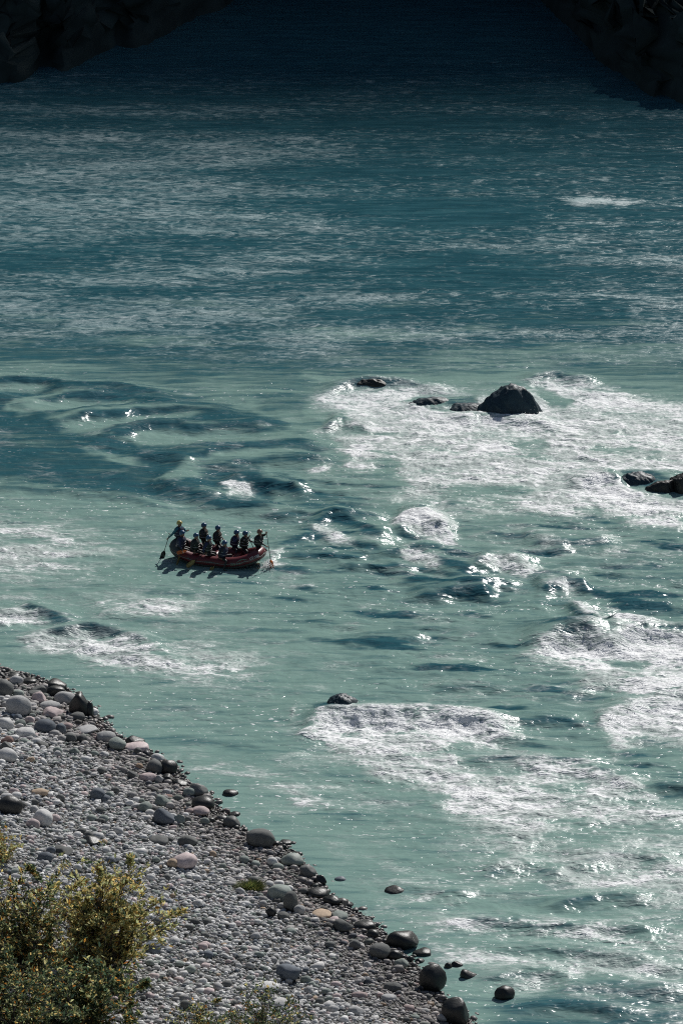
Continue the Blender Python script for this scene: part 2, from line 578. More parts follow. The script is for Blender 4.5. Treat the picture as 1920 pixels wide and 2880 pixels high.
# x, y, width, height, shape (o oval, r round, f flat, a angular, w wedge, s slab), tone, label
BOULDERS = [
 (54,1987,66,52,'r','g','big bulbous grey boulder with a pale right rim, left edge of the bank'),
 (126,2043,58,36,'o','b','blue-black domed boulder below the big bulbous grey one'),
 (171,2050,29,28,'r','b','small round blue-black boulder touching the blue-black dome on its right'),
 (184,1964,56,36,'o','g','pale-topped grey boulder leaning on the jet-black knobbly rock'),
 (155,1926,62,26,'w','k','black wedge-shaped rock sloping down into the water at the upper shore'),
 (157,1945,52,28,'s','k','black rock with pale streaks just below the black wedge'),
 (113,1941,46,25,'a','d','dark angular rock left of the streaked black rock'),
 (82,1917,40,17,'f','k','low black flat rock lapped by the water at the upper shore'),
 (66,1907,17,9,'o','k','little black rock between two low black shore rocks'),
 (40,1901,34,15,'f','k','black flat-topped rock at the upper left waterline'),
 (7,1888,22,12,'o','k','topmost black shore rock at the left edge of the photo'),
 (4,1900,22,16,'a','k','black cracked rock under the topmost shore rock'),
 (47,1914,36,26,'o','g','grey mottled boulder with a lit right side near the upper waterline'),
 (12,1937,50,46,'r','d','large dark boulder at the left edge above the bulbous grey one'),
 (52,1951,36,20,'o','e','greenish grey dome right behind the bulbous grey boulder'),
 (100,1950,40,16,'w','d','dark ridge-backed stone with one lit edge below the angular rock'),
 (110,1962,38,28,'a','p','pinkish broken rock between the bulbous boulder and the pale-topped one'),
 (141,1985,56,26,'f','g','long mottled grey stone left of the jet-black knobbly rock'),
 (150,2003,54,22,'w','p','slanting stone with a pinkish lit back above the blue-black dome'),
 (219,2016,42,24,'o','d','smooth dark boulder with a bright curved top rim at the waterline'),
 (262,2002,30,19,'o','w','wet pale stone shining in the water right of the jet-black rock'),
 (278,2021,24,8,'f','k','low black stone awash beside the wet pale stone'),
 (15,2038,46,34,'o','w','pale greenish white boulder cut by the left edge of the photo'),
 (73,2061,52,26,'f','w','long pale stone sloping right below the small round stones'),
 (84,2026,28,22,'o','p','bright pink stone under the bulbous grey boulder'),
 (52,2018,24,18,'o','b','small dark blue stone left of the bright pink one'),
 (59,2035,30,22,'r','e','green-grey round stone next to the pale greenish white boulder'),
 (20,2083,34,22,'a','r','reddish brown stone near the left edge'),
 (23,2124,52,36,'o','w','pale twin-humped boulder at the left edge of the bank'),
 (16,2099,32,24,'a','d','dark stone with a pale cap above the twin-humped boulder'),
 (198,2075,38,26,'o','d','dark rounded stone below the small round blue-black boulder'),
 (232,2078,28,22,'r','d','dark round stone right of the dark rounded one'),
 (163,2112,26,20,'r','e','round green-grey stone alone among small pebbles'),
 (210,2114,26,20,'o','e','bluish grey stone beside the round green-grey one'),
 (246,2052,60,20,'s','g','grey striped slab lying flat near the waterline'),
 (118,2094,36,18,'w','d','dark wedge with a pale flank in the small pebbles'),
 (298,2073,52,30,'o','g','broad grey boulder with a lit back at the waterline'),
 (330,2092,48,34,'r','e','round greenish grey boulder below the broad grey one'),
 (379,2083,52,26,'w','k','black peaked rock standing at the edge of the water'),
 (384,2102,66,26,'f','p','long pinkish boulder under the black peaked rock'),
 (388,2115,22,22,'r','d','dark round stone resting against the long pinkish boulder'),
 (444,2131,34,22,'o','w','pale smooth stone behind the big black oval boulder'),
 (435,2157,42,36,'r','d','dark round boulder left of the big black oval one'),
 (474,2158,50,38,'o','k','big black oval boulder at the water where the white stream starts'),
 (417,2187,46,24,'o','p','pinkish domed stone below the dark round boulder'),
 (446,2192,22,22,'o','g','grey stone right of the pinkish dome'),
 (376,2180,32,22,'w','d','dark slanting stone left of the pinkish dome'),
 (472,2188,36,22,'a','k','cluster-like black rock under the big black oval boulder'),
 (507,2202,38,18,'w','k','black sloping rock at the waterline with a lit ridge'),
 (556,2221,54,38,'w','d','dark boulder with a bright wet right flank at the waterline'),
 (533,2228,36,26,'o','e','greenish dark boulder left of the wet-flanked one'),
 (571,2259,62,38,'o','k','large rough black boulder at the edge of the water'),
 (563,2281,50,27,'o','p','pale pink boulder lying below the large rough black one'),
 (464,2298,58,44,'w','b','steep blue-grey boulder with a lit right slope in mid bank'),
 (505,2303,36,28,'a','e','squarish green-grey stone right of the steep blue-grey boulder'),
 (421,2287,27,19,'o','w','white egg-shaped stone left of the steep blue-grey boulder'),
 (438,2307,22,18,'r','d','small dark stone at the foot of the steep blue-grey boulder'),
 (459,2252,44,30,'w','e','green-grey slanting stone above the steep blue-grey boulder'),
 (470,2240,30,12,'f','r','rusty red broken stone above the green-grey slanting one'),
 (407,2270,40,28,'o','e','rounded greenish stone above the white egg-shaped one'),
 (276,2234,40,32,'r','b','round bluish boulder with a pale right side in the upper pebbles'),
 (385,2250,24,16,'o','w','white oval stone, upper of a pair in mid bank'),
 (365,2259,24,16,'o','w','white oval stone, lower of a pair in mid bank'),
 (447,2363,50,22,'o','d','dark lens-shaped stone in mid bank'),
 (528,2364,52,30,'w','d','dark ridge-backed stone with a pinkish top edge in mid bank'),
 (519,2422,66,42,'o','p','big pale pink boulder in the middle of the bank'),
 (487,2428,30,24,'o','t','orange-tan stone tucked against the left of the big pink boulder'),
 (599,2402,18,16,'r','t','small round tan stone alone in the pebbles'),
 (648,2232,42,22,'o','k','black rock standing in the water off the shore, uppermost there'),
 (659,2292,34,18,'o','k','black stone at the waterline with a rounded top'),
 (654,2312,50,34,'a','d','dark boulder with a pink lit right edge at the waterline'),
 (663,2328,20,14,'r','k','small black stone under the pink-edged dark boulder'),
 (688,2334,18,10,'o','k','little black stone just left of the large brown-black boulder'),
 (733,2358,74,48,'r','d','large brown-black flat-topped boulder at the waterline'),
 (776,2373,22,14,'o','k','small black stone touching the right of the large brown-black boulder'),
 (803,2370,34,16,'o','k','water-washed dark stone right of the large brown-black boulder'),
 (796,2382,20,14,'o','k','black stone in the shallows below the water-washed one'),
 (823,2418,62,34,'o','e','green-grey domed boulder with streaks at the waterline'),
 (840,2402,22,12,'o','k','black cap of a stone behind the green-grey dome'),
 (866,2450,44,34,'w','d','dark sloping boulder below the streaked dome'),
 (902,2475,32,26,'a','k','black knobbly stone at the tip of the dark shore rocks'),
 (892,2511,62,28,'f','k','flat dark wet rock at the water below the knobbly stone'),
 (935,2530,50,30,'a','k','jagged black shore rock right of the flat wet rock'),
 (976,2542,34,18,'a','k','black rock with a shining tip in the water'),
 (790,2513,70,42,'s','e','tilted layered slab right of the green tuft'),
 (818,2538,40,52,'s','d','leaning dark slab edge at the end of the layered slab'),
 (842,2558,30,26,'o','g','grey stone under the leaning slab edge'),
 (762,2566,28,26,'r','k','dark round stone below the layered slab'),
 (795,2576,36,22,'o','d','dark oval stone right of the dark round one'),
 (905,2570,52,18,'f','t','long orange-topped flat stone near the waterline'),
 (940,2586,28,16,'o','p','pink stone at the right end of the orange-topped one'),
 (965,2603,50,32,'w','d','dark pointed boulder right of the pink stone'),
 (954,2575,44,14,'o','e','green-grey oval behind the dark pointed boulder'),
 (1026,2603,60,28,'f','k','low black flat rock at the water by the small foam'),
 (1049,2626,32,22,'o','k','black stone with a lit tip under the low flat rock'),
 (1063,2598,18,9,'o','k','tiny black rock in the water past the low flat rock'),
 (1110,2505,54,27,'a','k','black rock in the river with foam on both sides, off the lower shore'),
 (957,2473,30,17,'o','b','blue-black stone in the water off the knobbly shore rocks'),
 (948,2497,16,8,'o','k','tiny black stone awash below the blue-black one'),
 (1130,2641,92,58,'a','k','big jet-black cracked boulder at the lower waterline'),
 (1068,2674,56,40,'r','d','rounded slate-grey boulder left below the jet-black cracked one'),
 (1110,2686,40,28,'o','k','black stone nestled right of the rounded slate-grey boulder'),
 (998,2657,30,26,'r','d','dark round stone standing among small pebbles near the lower shore'),
 (1189,2678,54,28,'a','k','black hump-shaped rock in the shallows right of the cracked boulder'),
 (1153,2697,20,16,'r','k','small black stone in the shallows, left of two'),
 (1178,2701,28,16,'a','k','small black stone in the shallows, right of two'),
 (1127,2710,38,26,'o','e','smooth green-grey stone at the edge of the shallows'),
 (1216,2752,72,70,'r','k','tall rounded black boulder with a grey top at the lower waterline'),
 (1213,2712,26,12,'o','d','dark flat stone behind the tall rounded black boulder'),
 (1260,2718,22,20,'r','k','round black stone in the water, left half of a joined pair'),
 (1283,2714,34,20,'w','k','pointed black stone in the water, right half of a joined pair'),
 (1315,2741,46,30,'w','k','black three-sided rock alone in the lower shallows'),
 (1417,2795,56,40,'r','k','black rock farthest out in the lower right water'),
 (1284,2842,80,78,'w','k','tall black slanting boulder at the bottom edge of the shore'),
 (1245,2862,34,22,'o','g','grey stone left of the tall black slanting boulder'),
 (1105,2776,48,26,'o','d','dark humped stone left of the tall rounded black boulder'),
 (1091,2806,44,20,'f','g','flat grey stone below the dark humped one'),
 (1001,2842,44,24,'a','g','pale-topped stone near the bottom edge of the pebbles'),
 (812,2734,72,40,'s','b','large bluish slab sunk in the lower pebbles'),
 (860,2756,28,22,'r','e','green-grey stone at the lower end of the bluish slab'),
 (749,2778,66,30,'f','w','broad flat pale stone in the lower pebbles'),
 (790,2822,54,26,'f','w','pale thin slab casting a dark edge near the bottom shrub'),
 (535,2727,30,20,'o','e','green-grey stone left of the low bottom shrub'),
 (818,2619,28,18,'o','e','smooth green stone in the middle of the lower pebbles'),
 (179,2393,50,22,'w','d','dark ridge stone just above the big yellow willow'),
 (129,2410,40,26,'o','b','bluish flat stone left of the dark ridge stone'),
 (144,2391,24,18,'r','b','small round blue stone behind the bluish flat one'),
 (258,2363,46,20,'w','k','black stone with an orange top above the big yellow willow'),
 (427,2667,52,32,'o','b','blue-grey boulder at the right foot of the big yellow willow'),
 (30,2268,64,52,'r','k','big black boulder at the left edge above the small yellow shrub'),
 (20,2241,30,20,'o','w','pale stone sitting on top of the big black left boulder'),
 (121,2302,50,46,'r','w','big pale lumpy boulder near the left edge'),
 (93,2318,36,26,'o','p','pinkish egg-shaped stone beside the big pale lumpy boulder'),
 (112,2228,42,18,'f','t','long stone with an orange patch, upper left pebbles'),
 (226,1985,60,60,'a','k','jet-black knobbly rock at the tip of the upper shore'),
 (252,1996,26,44,'a','k','dark upright rock leaning on the right of the jet-black knobbly one'),
]

ICO = {}


def ico(sub):
    if sub not in ICO:
        b = bmesh.new()
        bmesh.ops.create_icosphere(b, subdivisions=sub, radius=1.0)
        b.verts.ensure_lookup_table()
        V = np.array([v.co[:] for v in b.verts])
        Fc = np.array([[v.index for v in f.verts] for f in b.faces])
        b.free()
        ICO[sub] = (V, Fc)
    return ICO[sub]


def stone_shape(shape, seed, sub=3):
    """unit stone (about -1..1), rounded by water or broken, per shape letter"""
    V, Fc = ico(sub)
    r = np.random.RandomState(seed)
    V = V.copy()
    o = r.rand(3) * 40
    low = fbm(V[:, 0] * 0.9 + o[0] + V[:, 2] * 0.5, V[:, 1] * 0.9 + o[1] - V[:, 2] * 0.6, 2)
    hi = fbm(V[:, 0] * 2.6 + o[1] + V[:, 2] * 1.5, V[:, 1] * 2.6 + o[2] - V[:, 2] * 1.3, 3)
    amp = dict(o=(.20, .07), r=(.17, .06), f=(.20, .06), a=(.22, .10), w=(.16, .07), s=(.12, .06))[shape]
    V *= (1 + amp[0] * low + amp[1] * hi)[:, None]
    ncut = dict(o=5, r=4, f=5, a=10, w=7, s=8)[shape]
    for _ in range(ncut):
        d = r.randn(3)
        d[2] = abs(d[2]) * 0.8 if shape != 's' else d[2] * 0.3
        d /= np.linalg.norm(d)
        lim = r.uniform(0.62, 0.85) if shape in 'aws' else r.uniform(0.78, 0.92)
        h = V @ d
        ex = np.clip(h - lim, 0, None)
        V -= np.outer(ex * (0.93 if shape in 'aws' else 0.7), d)
    if shape == 'w':
        V[:, 2] += -0.35 * V[:, 0] * np.clip(V[:, 2] + .4, 0, 1.4)
    if shape in 'fs':
        V[:, 2] = np.sign(V[:, 2]) * np.abs(V[:, 2]) ** 0.8
    return V, Fc


def stone_colour(tone, r, n):
    c = np.array(TONE[tone]) * r.uniform(0.85, 1.15)
    return np.repeat(c[None], n, 0)


def make_boulder(px, py, w, h, shape, tone, seed, name, label, cat, group=None, sub=3):
    r = np.random.RandomState(seed)
    m = mpp(px, py) * 0.985
    a = w / 2 * m * 1.12
    b = a * r.uniform(0.75, 0.95)
    dep = math.asin(-ray(px, py)[2] / math.sqrt(sum(q * q for q in ray(px, py))))
    hv = h / 2 * m * 1.22
    q = hv * hv - (b * math.sin(dep)) ** 2
    c = math.sqrt(q) / math.cos(dep) if q > 0 else 0
    cm = (0.24 if shape in 'fs' else 0.42) * a
    if c < cm:
        c = cm
        b = math.sqrt(max(hv * hv - (c * math.cos(dep)) ** 2, (0.45 * a) ** 2)) / math.sin(dep)
        b = min(b, 1.1 * a)
    V, Fc = stone_shape(shape, seed, sub)
    V = V / np.abs(V).max(0)
    V = V * (a, b, c)
    yaw = r.uniform(-0.15, 0.15)
    cy, sy = math.cos(yaw), math.sin(yaw)
    V = np.c_[V[:, 0] * cy - V[:, 1] * sy, V[:, 0] * sy + V[:, 1] * cy, V[:, 2]]
    p = on_bank(px, py, 0.72 * c)
    base = p.z - 0.72 * c
    V[:, 2] += 0.72 * c
    V[:, 2] = np.maximum(V[:, 2], -0.6 * c)
    me = mesh_from(name, V, Fc, M_STONE)
    col = stone_colour(tone, r, len(V))
    s = float(shore_s(np.array([p.x]), np.array([p.y]))[0])
    wet = np.full(len(V), 1.0 if tone == 'k' else (0.6 if s < 0.6 else 0.0))
    cattr(me, 'stone', col)
    fattr(me, 'wet', wet)
    o = new_obj(name, me, None, (p.x, p.y, base))
    tag(o, label, cat, group)
    return o, (p.x, p.y, max(a, b), base)


# ------------------------------------------------------------------ river water
STEP = 2.7


def crest_list():
    """standing waves: outline on the photograph (1568 wide), height m, width m"""
    return [
        ([(-60, 876), (60, 878), (150, 884), (280, 893), (420, 903)], .34, .9),
        ([(-40, 905), (40, 925), (90, 945), (120, 962)], .15, .8),
        ([(60, 920), (140, 903), (230, 905), (330, 917), (440, 935)], .30, .9),
        ([(110, 968), (200, 952), (320, 938), (470, 945), (560, 950)], .34, .9),
        ([(200, 1015), (290, 985), (400, 975), (520, 972), (680, 985)], .32, 1.0),
        ([(290, 1035), (380, 1050), (450, 1072)], .2, .7),
        ([(380, 1060), (480, 1028), (600, 1020), (740, 1010)], .32, 1.0),
        ([(430, 1085), (520, 1062), (640, 1050), (770, 1050)], .25, .9),
        ([(360, 1085), (420, 1125), (500, 1153), (600, 1166), (700, 1160)], .36, .9),
        ([(-40, 1112), (100, 1122), (250, 1138), (400, 1160)], .18, .8),
        ([(500, 1122), (550, 1102), (640, 1112), (720, 1130)], .38, .9),
        ([(560, 1185), (680, 1180), (800, 1190), (900, 1188)], .24, .8),
        ([(690, 1205), (760, 1192), (850, 1212), (900, 1235)], .36, .9),
        ([(640, 1240), (720, 1228), (800, 1236), (900, 1262)], .3, .8),
        ([(640, 1268), (760, 1268), (860, 1278)], .22, .7),
        ([(880, 1265), (960, 1262), (1040, 1290), (1120, 1320)], .38, 1.0),
        ([(760, 1305), (880, 1308), (980, 1300), (1080, 1322)], .22, .7),
        ([(900, 1330), (1000, 1335), (1100, 1345), (1200, 1340)], .34, .9),
        ([(940, 1368), (1040, 1352), (1150, 1362)], .3, .8),
        ([(1080, 1292), (1150, 1282), (1240, 1310)], .36, .8),
        ([(1230, 1355), (1290, 1330), (1350, 1350)], .34, .8),
        ([(1200, 1235), (1300, 1245), (1420, 1245)], .25, .8),
        ([(900, 1215), (960, 1180), (1040, 1215)], .45, .9),
        ([(1310, 1380), (1350, 1408), (1420, 1440), (1490, 1452)], .25, .5),
        ([(820, 1456), (900, 1458), (980, 1466)], .14, .6),
        ([(960, 1545), (1060, 1550), (1180, 1560)], .14, .7),
        ([(980, 1576), (1080, 1578), (1170, 1588)], .16, .6),
        ([(1120, 1648), (1220, 1652), (1350, 1662)], .22, .7),
        ([(1200, 1500), (1270, 1472), (1340, 1462), (1400, 1474), (1460, 1450), (1570, 1452), (1700, 1455)], .5, .8),
        ([(1310, 1582), (1400, 1560), (1500, 1575), (1650, 1600)], .3, .9),
        ([(1370, 1650), (1450, 1615), (1568, 1610), (1700, 1620)], .32, .9),
        ([(690, 1688), (740, 1655), (850, 1642), (1000, 1645), (1120, 1660), (1210, 1690)], .52, .8),
        ([(1060, 1735), (1180, 1745), (1320, 1752), (1440, 1795), (1500, 1815)], .25, .7),
        ([(0, 1402), (60, 1394), (120, 1412), (170, 1436)], .28, .6),
        ([(50, 1468), (110, 1452), (220, 1448), (320, 1468), (400, 1498)], .36, .6),
        ([(150, 1500), (230, 1490), (330, 1510), (430, 1532)], .2, .6),
        ([(720, 905), (800, 886), (930, 886), (1050, 892)], .3, .7),
        ([(735, 975), (790, 962), (860, 985)], .3, .8),
        ([(980, 965), (1090, 962), (1200, 968), (1290, 985)], .35, .8),
        ([(1190, 872), (1280, 864), (1380, 880)], .3, .7),
        ([(1300, 1120), (1380, 1095), (1440, 1115)], .35, .9),
        ([(960, 2128), (1100, 2118), (1300, 2122), (1568, 2140)], .2, .5),
        ([(1020, 2186), (1180, 2180), (1350, 2192), (1568, 2205)], .16, .5),
        ([(880, 2035), (1000, 2038), (1090, 2062)], .12, .5),
        ([(1300, 1985), (1400, 1960), (1560, 1975)], .2, .8),
        ([(1480, 1800), (1568, 1812), (1700, 1818)], .25, .7),
        ([(1060, 2240), (1200, 2232), (1330, 2245)], .2, .6),
        ([(1250, 2275), (1400, 2268), (1580, 2285)], .22, .6),
        ([(1150, 2315), (1300, 2308), (1480, 2325)], .2, .6),
        ([(1240, 2075), (1380, 2060), (1520, 2070)], .2, .6),
        ([(1100, 2000), (1200, 1985), (1300, 2005)], .18, .6),
    ]


# foam: outline, edge softness m, amount, thickness
FOAM = [
    ([(706, 914), (735, 893), (800, 884), (900, 882), (1000, 888), (1090, 893), (1160, 892), (1200, 884), (1188, 870),
      (1270, 862), (1370, 875), (1420, 895), (1500, 905), (1600, 930), (1900, 940), (1900, 1230), (1568, 1200),
      (1500, 1215), (1430, 1210), (1390, 1170), (1330, 1190), (1250, 1190), (1180, 1180), (1130, 1190), (1060, 1200),
      (1050, 1245), (990, 1243), (896, 1205), (920, 1180), (965, 1158), (910, 1142), (920, 1112), (890, 1088),
      (830, 1090), (775, 1080), (790, 1055), (760, 1020), (725, 992), (728, 968), (790, 962), (720, 938)], .45, .68, .15),
    ([(720, 912), (800, 890), (930, 888), (1080, 898), (1000, 915), (900, 935), (800, 950), (740, 935)], .4, .9, .35),
    ([(940, 940), (1060, 955), (1200, 960), (1300, 975), (1220, 1000), (1080, 1000), (960, 985)], .4, .95, .75),
    ([(1200, 872), (1300, 868), (1440, 900), (1500, 940), (1380, 965), (1290, 945), (1240, 905)], .4, .8, .4),
    ([(780, 985), (900, 970), (1100, 1010), (1250, 1060), (1200, 1110), (1000, 1100), (830, 1070), (800, 1020)], .8, .8, .2),
    ([(898, 1206), (940, 1178), (990, 1180), (1045, 1225), (1040, 1246), (985, 1238)], .3, 1.0, .8),
    ([(1310, 1110), (1370, 1090), (1440, 1108), (1520, 1160), (1568, 1175), (1568, 1210), (1480, 1200), (1390, 1180),
      (1330, 1140)], .4, 1.0, .75),
    ([(728, 1220), (760, 1215), (815, 1245), (830, 1262), (780, 1255), (735, 1240)], .3, .8, .5),
    ([(512, 1112), (535, 1102), (575, 1115), (570, 1130), (530, 1130)], .2, 1.0, .7),
    ([(700, 1070), (740, 1060), (780, 1085), (760, 1095), (715, 1090)], .3, .7, .4),
    ([(905, 1262), (940, 1255), (1000, 1285), (1010, 1310), (950, 1295)], .3, .8, .4),
    ([(1085, 1288), (1140, 1278), (1200, 1295), (1250, 1308), (1200, 1322), (1130, 1308)], .3, .95, .6),
    ([(1235, 1305), (1330, 1300), (1350, 1320), (1270, 1330)], .4, .65, .3),
    ([(1255, 1350), (1280, 1330), (1320, 1355), (1300, 1368)], .3, .85, .5),
    ([(1310, 1250), (1400, 1235), (1450, 1262), (1440, 1290), (1360, 1290)], .5, .6, .2),
    ([(1050, 1200), (1250, 1190), (1500, 1215), (1568, 1280), (1400, 1320), (1200, 1290), (1080, 1250)], 1.2, .48, .05),
    ([(1196, 1508), (1240, 1484), (1340, 1466), (1390, 1478), (1450, 1452), (1568, 1448), (1800, 1450), (1800, 1800),
      (1560, 1720), (1480, 1702), (1410, 1738), (1390, 1700), (1370, 1650), (1430, 1625), (1450, 1600), (1400, 1590),
      (1312, 1592), (1330, 1545), (1270, 1525)], .4, .7, .2),
    ([(1200, 1508), (1260, 1478), (1350, 1464), (1400, 1480), (1460, 1455), (1568, 1455), (1800, 1460), (1800, 1530),
      (1568, 1520), (1440, 1520), (1380, 1505), (1290, 1520)], .3, 1.0, .9),
    ([(1310, 1500), (1400, 1530), (1500, 1560), (1568, 1580), (1568, 1640), (1470, 1610), (1400, 1565)], .4, .92, .6),
    ([(1375, 1650), (1450, 1612), (1568, 1620), (1800, 1640), (1800, 1690), (1500, 1680), (1400, 1680)], .35, .95, .65),
    ([(1308, 1376), (1352, 1402), (1422, 1438), (1490, 1450), (1480, 1460), (1410, 1450), (1340, 1412)], .12, .9, .5),
    ([(683, 1692), (718, 1665), (760, 1647), (850, 1640), (930, 1643), (1010, 1640), (1100, 1655), (1180, 1665),
      (1218, 1692), (1150, 1722), (1060, 1732), (1200, 1748), (1330, 1752), (1400, 1772), (1440, 1798), (1490, 1815),
      (1568, 1840), (1800, 1860), (1800, 1960), (1568, 1905), (1480, 1890), (1330, 1900), (1230, 1965), (1200, 1992),
      (1160, 1960), (1090, 1905), (1040, 1890), (1010, 1870), (970, 1830), (880, 1810), (840, 1772), (760, 1742),
      (720, 1718)], .45, .7, .15),
    ([(690, 1690), (740, 1655), (850, 1643), (1000, 1643), (1110, 1660), (1200, 1690), (1080, 1700), (950, 1690),
      (800, 1690), (740, 1710)], .3, 1.0, .95),
    ([(720, 1700), (850, 1690), (1000, 1710), (1080, 1760), (1250, 1790), (1350, 1850), (1150, 1880), (1000, 1830),
      (880, 1790)], .8, .82, .35),
    ([(1050, 1735), (1200, 1748), (1330, 1755), (1430, 1795), (1500, 1825), (1400, 1812), (1250, 1775), (1100, 1755)], .25, .9, .5),
    ([(0, 1402), (60, 1394), (115, 1410), (165, 1438), (90, 1436), (0, 1442), (-80, 1430)], .25, .9, .5),
    ([(46, 1472), (100, 1454), (200, 1450), (280, 1456), (350, 1480), (410, 1500), (370, 1512), (420, 1538), (330, 1548),
      (230, 1535), (150, 1508), (70, 1492)], .25, .82, .45),
    ([(130, 1500), (300, 1500), (430, 1540), (560, 1570), (480, 1585), (300, 1560), (170, 1530)], .6, .55, .2),
    ([(-80, 1185), (110, 1190), (210, 1215), (300, 1270), (200, 1330), (60, 1345), (-80, 1340)], .9, .66, .12),
    ([(-80, 1340), (60, 1350), (250, 1370), (200, 1395), (-80, 1395)], .7, .58, .12),
    ([(180, 1365), (300, 1358), (470, 1368), (475, 1410), (380, 1430), (230, 1415)], .7, .68, .2),
    ([(330, 1470), (470, 1440), (620, 1500), (600, 1590), (450, 1600), (360, 1560)], 1.0, .6, .12),
    ([(300, 1590), (420, 1570), (560, 1600), (480, 1650), (340, 1640)], 1.0, .42, .03),
    ([(650, 1620), (690, 1612), (700, 1660), (680, 1690), (655, 1670)], .3, .55, .3),
    ([(405, 1742), (500, 1752), (590, 1772), (700, 1796), (745, 1838), (700, 1852), (620, 1815), (540, 1786), (450, 1764)],
     .3, .72, .3),
    ([(620, 1810), (800, 1840), (940, 1870), (880, 1880), (720, 1860)], .5, .62, .2),
    ([(640, 1745), (760, 1780), (850, 1830), (960, 1868), (820, 1850), (700, 1800)], .6, .58, .2),
    ([(820, 2040), (900, 2015), (1000, 2035), (1095, 2060), (1060, 2090), (960, 2080), (860, 2085)], .4, .62, .25),
    ([(1040, 1975), (1130, 1950), (1240, 1970), (1300, 2010), (1180, 2030), (1060, 2010)], .6, .68, .3),
    ([(1230, 1900), (1400, 1880), (1650, 1900), (1700, 2120), (1450, 2110), (1300, 2060), (1220, 1980)], 1.3, .66, .2),
    ([(930, 2110), (1000, 2095), (1150, 2105), (1350, 2110), (1650, 2130), (1700, 2200), (1400, 2190), (1200, 2160),
      (1000, 2150)], .4, .66, .3),
    ([(960, 2125), (1100, 2117), (1300, 2122), (1568, 2138), (1568, 2150), (1300, 2136), (1080, 2134)], .18, .85, .5),
    ([(1000, 2180), (1180, 2176), (1350, 2188), (1600, 2205), (1650, 2290), (1400, 2290), (1180, 2250), (1050, 2220)], .6, .68, .3),
    ([(1020, 2184), (1180, 2179), (1340, 2190), (1240, 2196), (1080, 2194)], .15, .8, .4),
    ([(1400, 2260), (1600, 2240), (1700, 2360), (1500, 2370)], .9, .64, .3),
    ([(1290, 458), (1340, 450), (1430, 458), (1495, 466), (1430, 472), (1330, 470)], .35, .95, .25),
    ([(1225, 505), (1330, 488), (1470, 512), (1440, 535), (1300, 525)], .8, .5, .0),
    ([(1380, 2090), (1500, 2075), (1600, 2100), (1568, 2130), (1420, 2120)], .5, .64, .3),
    ([(640, 528), (740, 540), (730, 552), (650, 545)], .5, .55, .0),
    ([(350, 482), (400, 484), (395, 495), (355, 493)], .3, .6, .0),
    ([(1140, 690), (1260, 672), (1400, 650), (1390, 690), (1300, 720), (1170, 705)], 1.0, .44, .0),
    ([(680, 738), (760, 730), (815, 742), (790, 762), (700, 765)], .6, .52, .0),
    ([(250, 805), (380, 780), (480, 800), (450, 825), (300, 830)], .8, .48, .0),
    ([(290, 735), (340, 725), (380, 738), (340, 750)], .5, .48, .0),
    ([(720, 830), (780, 812), (830, 822), (800, 838)], .4, .48, .0),
    ([(600, 1262), (640, 1258), (645, 1300), (620, 1305)], .3, .75, .4),
    ([(370, 1290), (400, 1285), (420, 1300), (390, 1306)], .2, .5, .3),
]
FOAM_HOLES = [
    ([(1225, 890), (1260, 900), (1320, 925), (1290, 940), (1250, 925)], .3, .9),
    ([(1150, 1012), (1220, 1002), (1280, 1020), (1250, 1040), (1180, 1032)], .5, .5),
    ([(830, 1050), (900, 1040), (930, 1070), (880, 1085)], .5, .5),
    ([(1000, 1120), (1130, 1110), (1210, 1130), (1160, 1165), (1050, 1160)], .7, .45),
    ([(1360, 1030), (1450, 1020), (1500, 1040), (1420, 1055)], .5, .4),
    ([(1400, 1105), (1440, 1085), (1568, 1090), (1700, 1120), (1568, 1150), (1480, 1135)], .4, .8),
    ([(960, 905), (1100, 915), (1090, 950), (1010, 945), (940, 925)], .3, .7),
    ([(1400, 1510), (1470, 1530), (1500, 1555), (1440, 1550)], .4, .6),
    ([(1080, 1755), (1200, 1765), (1160, 1790), (1090, 1780)], .5, .45),
    ([(1250, 1790), (1330, 1770), (1400, 1800), (1330, 1815)], .5, .4),
    ([(880, 1730), (980, 1725), (1000, 1745), (920, 1755)], .5, .25),
    ([(1220, 1880), (1300, 1860), (1330, 1885), (1260, 1900)], .5, .35),
]
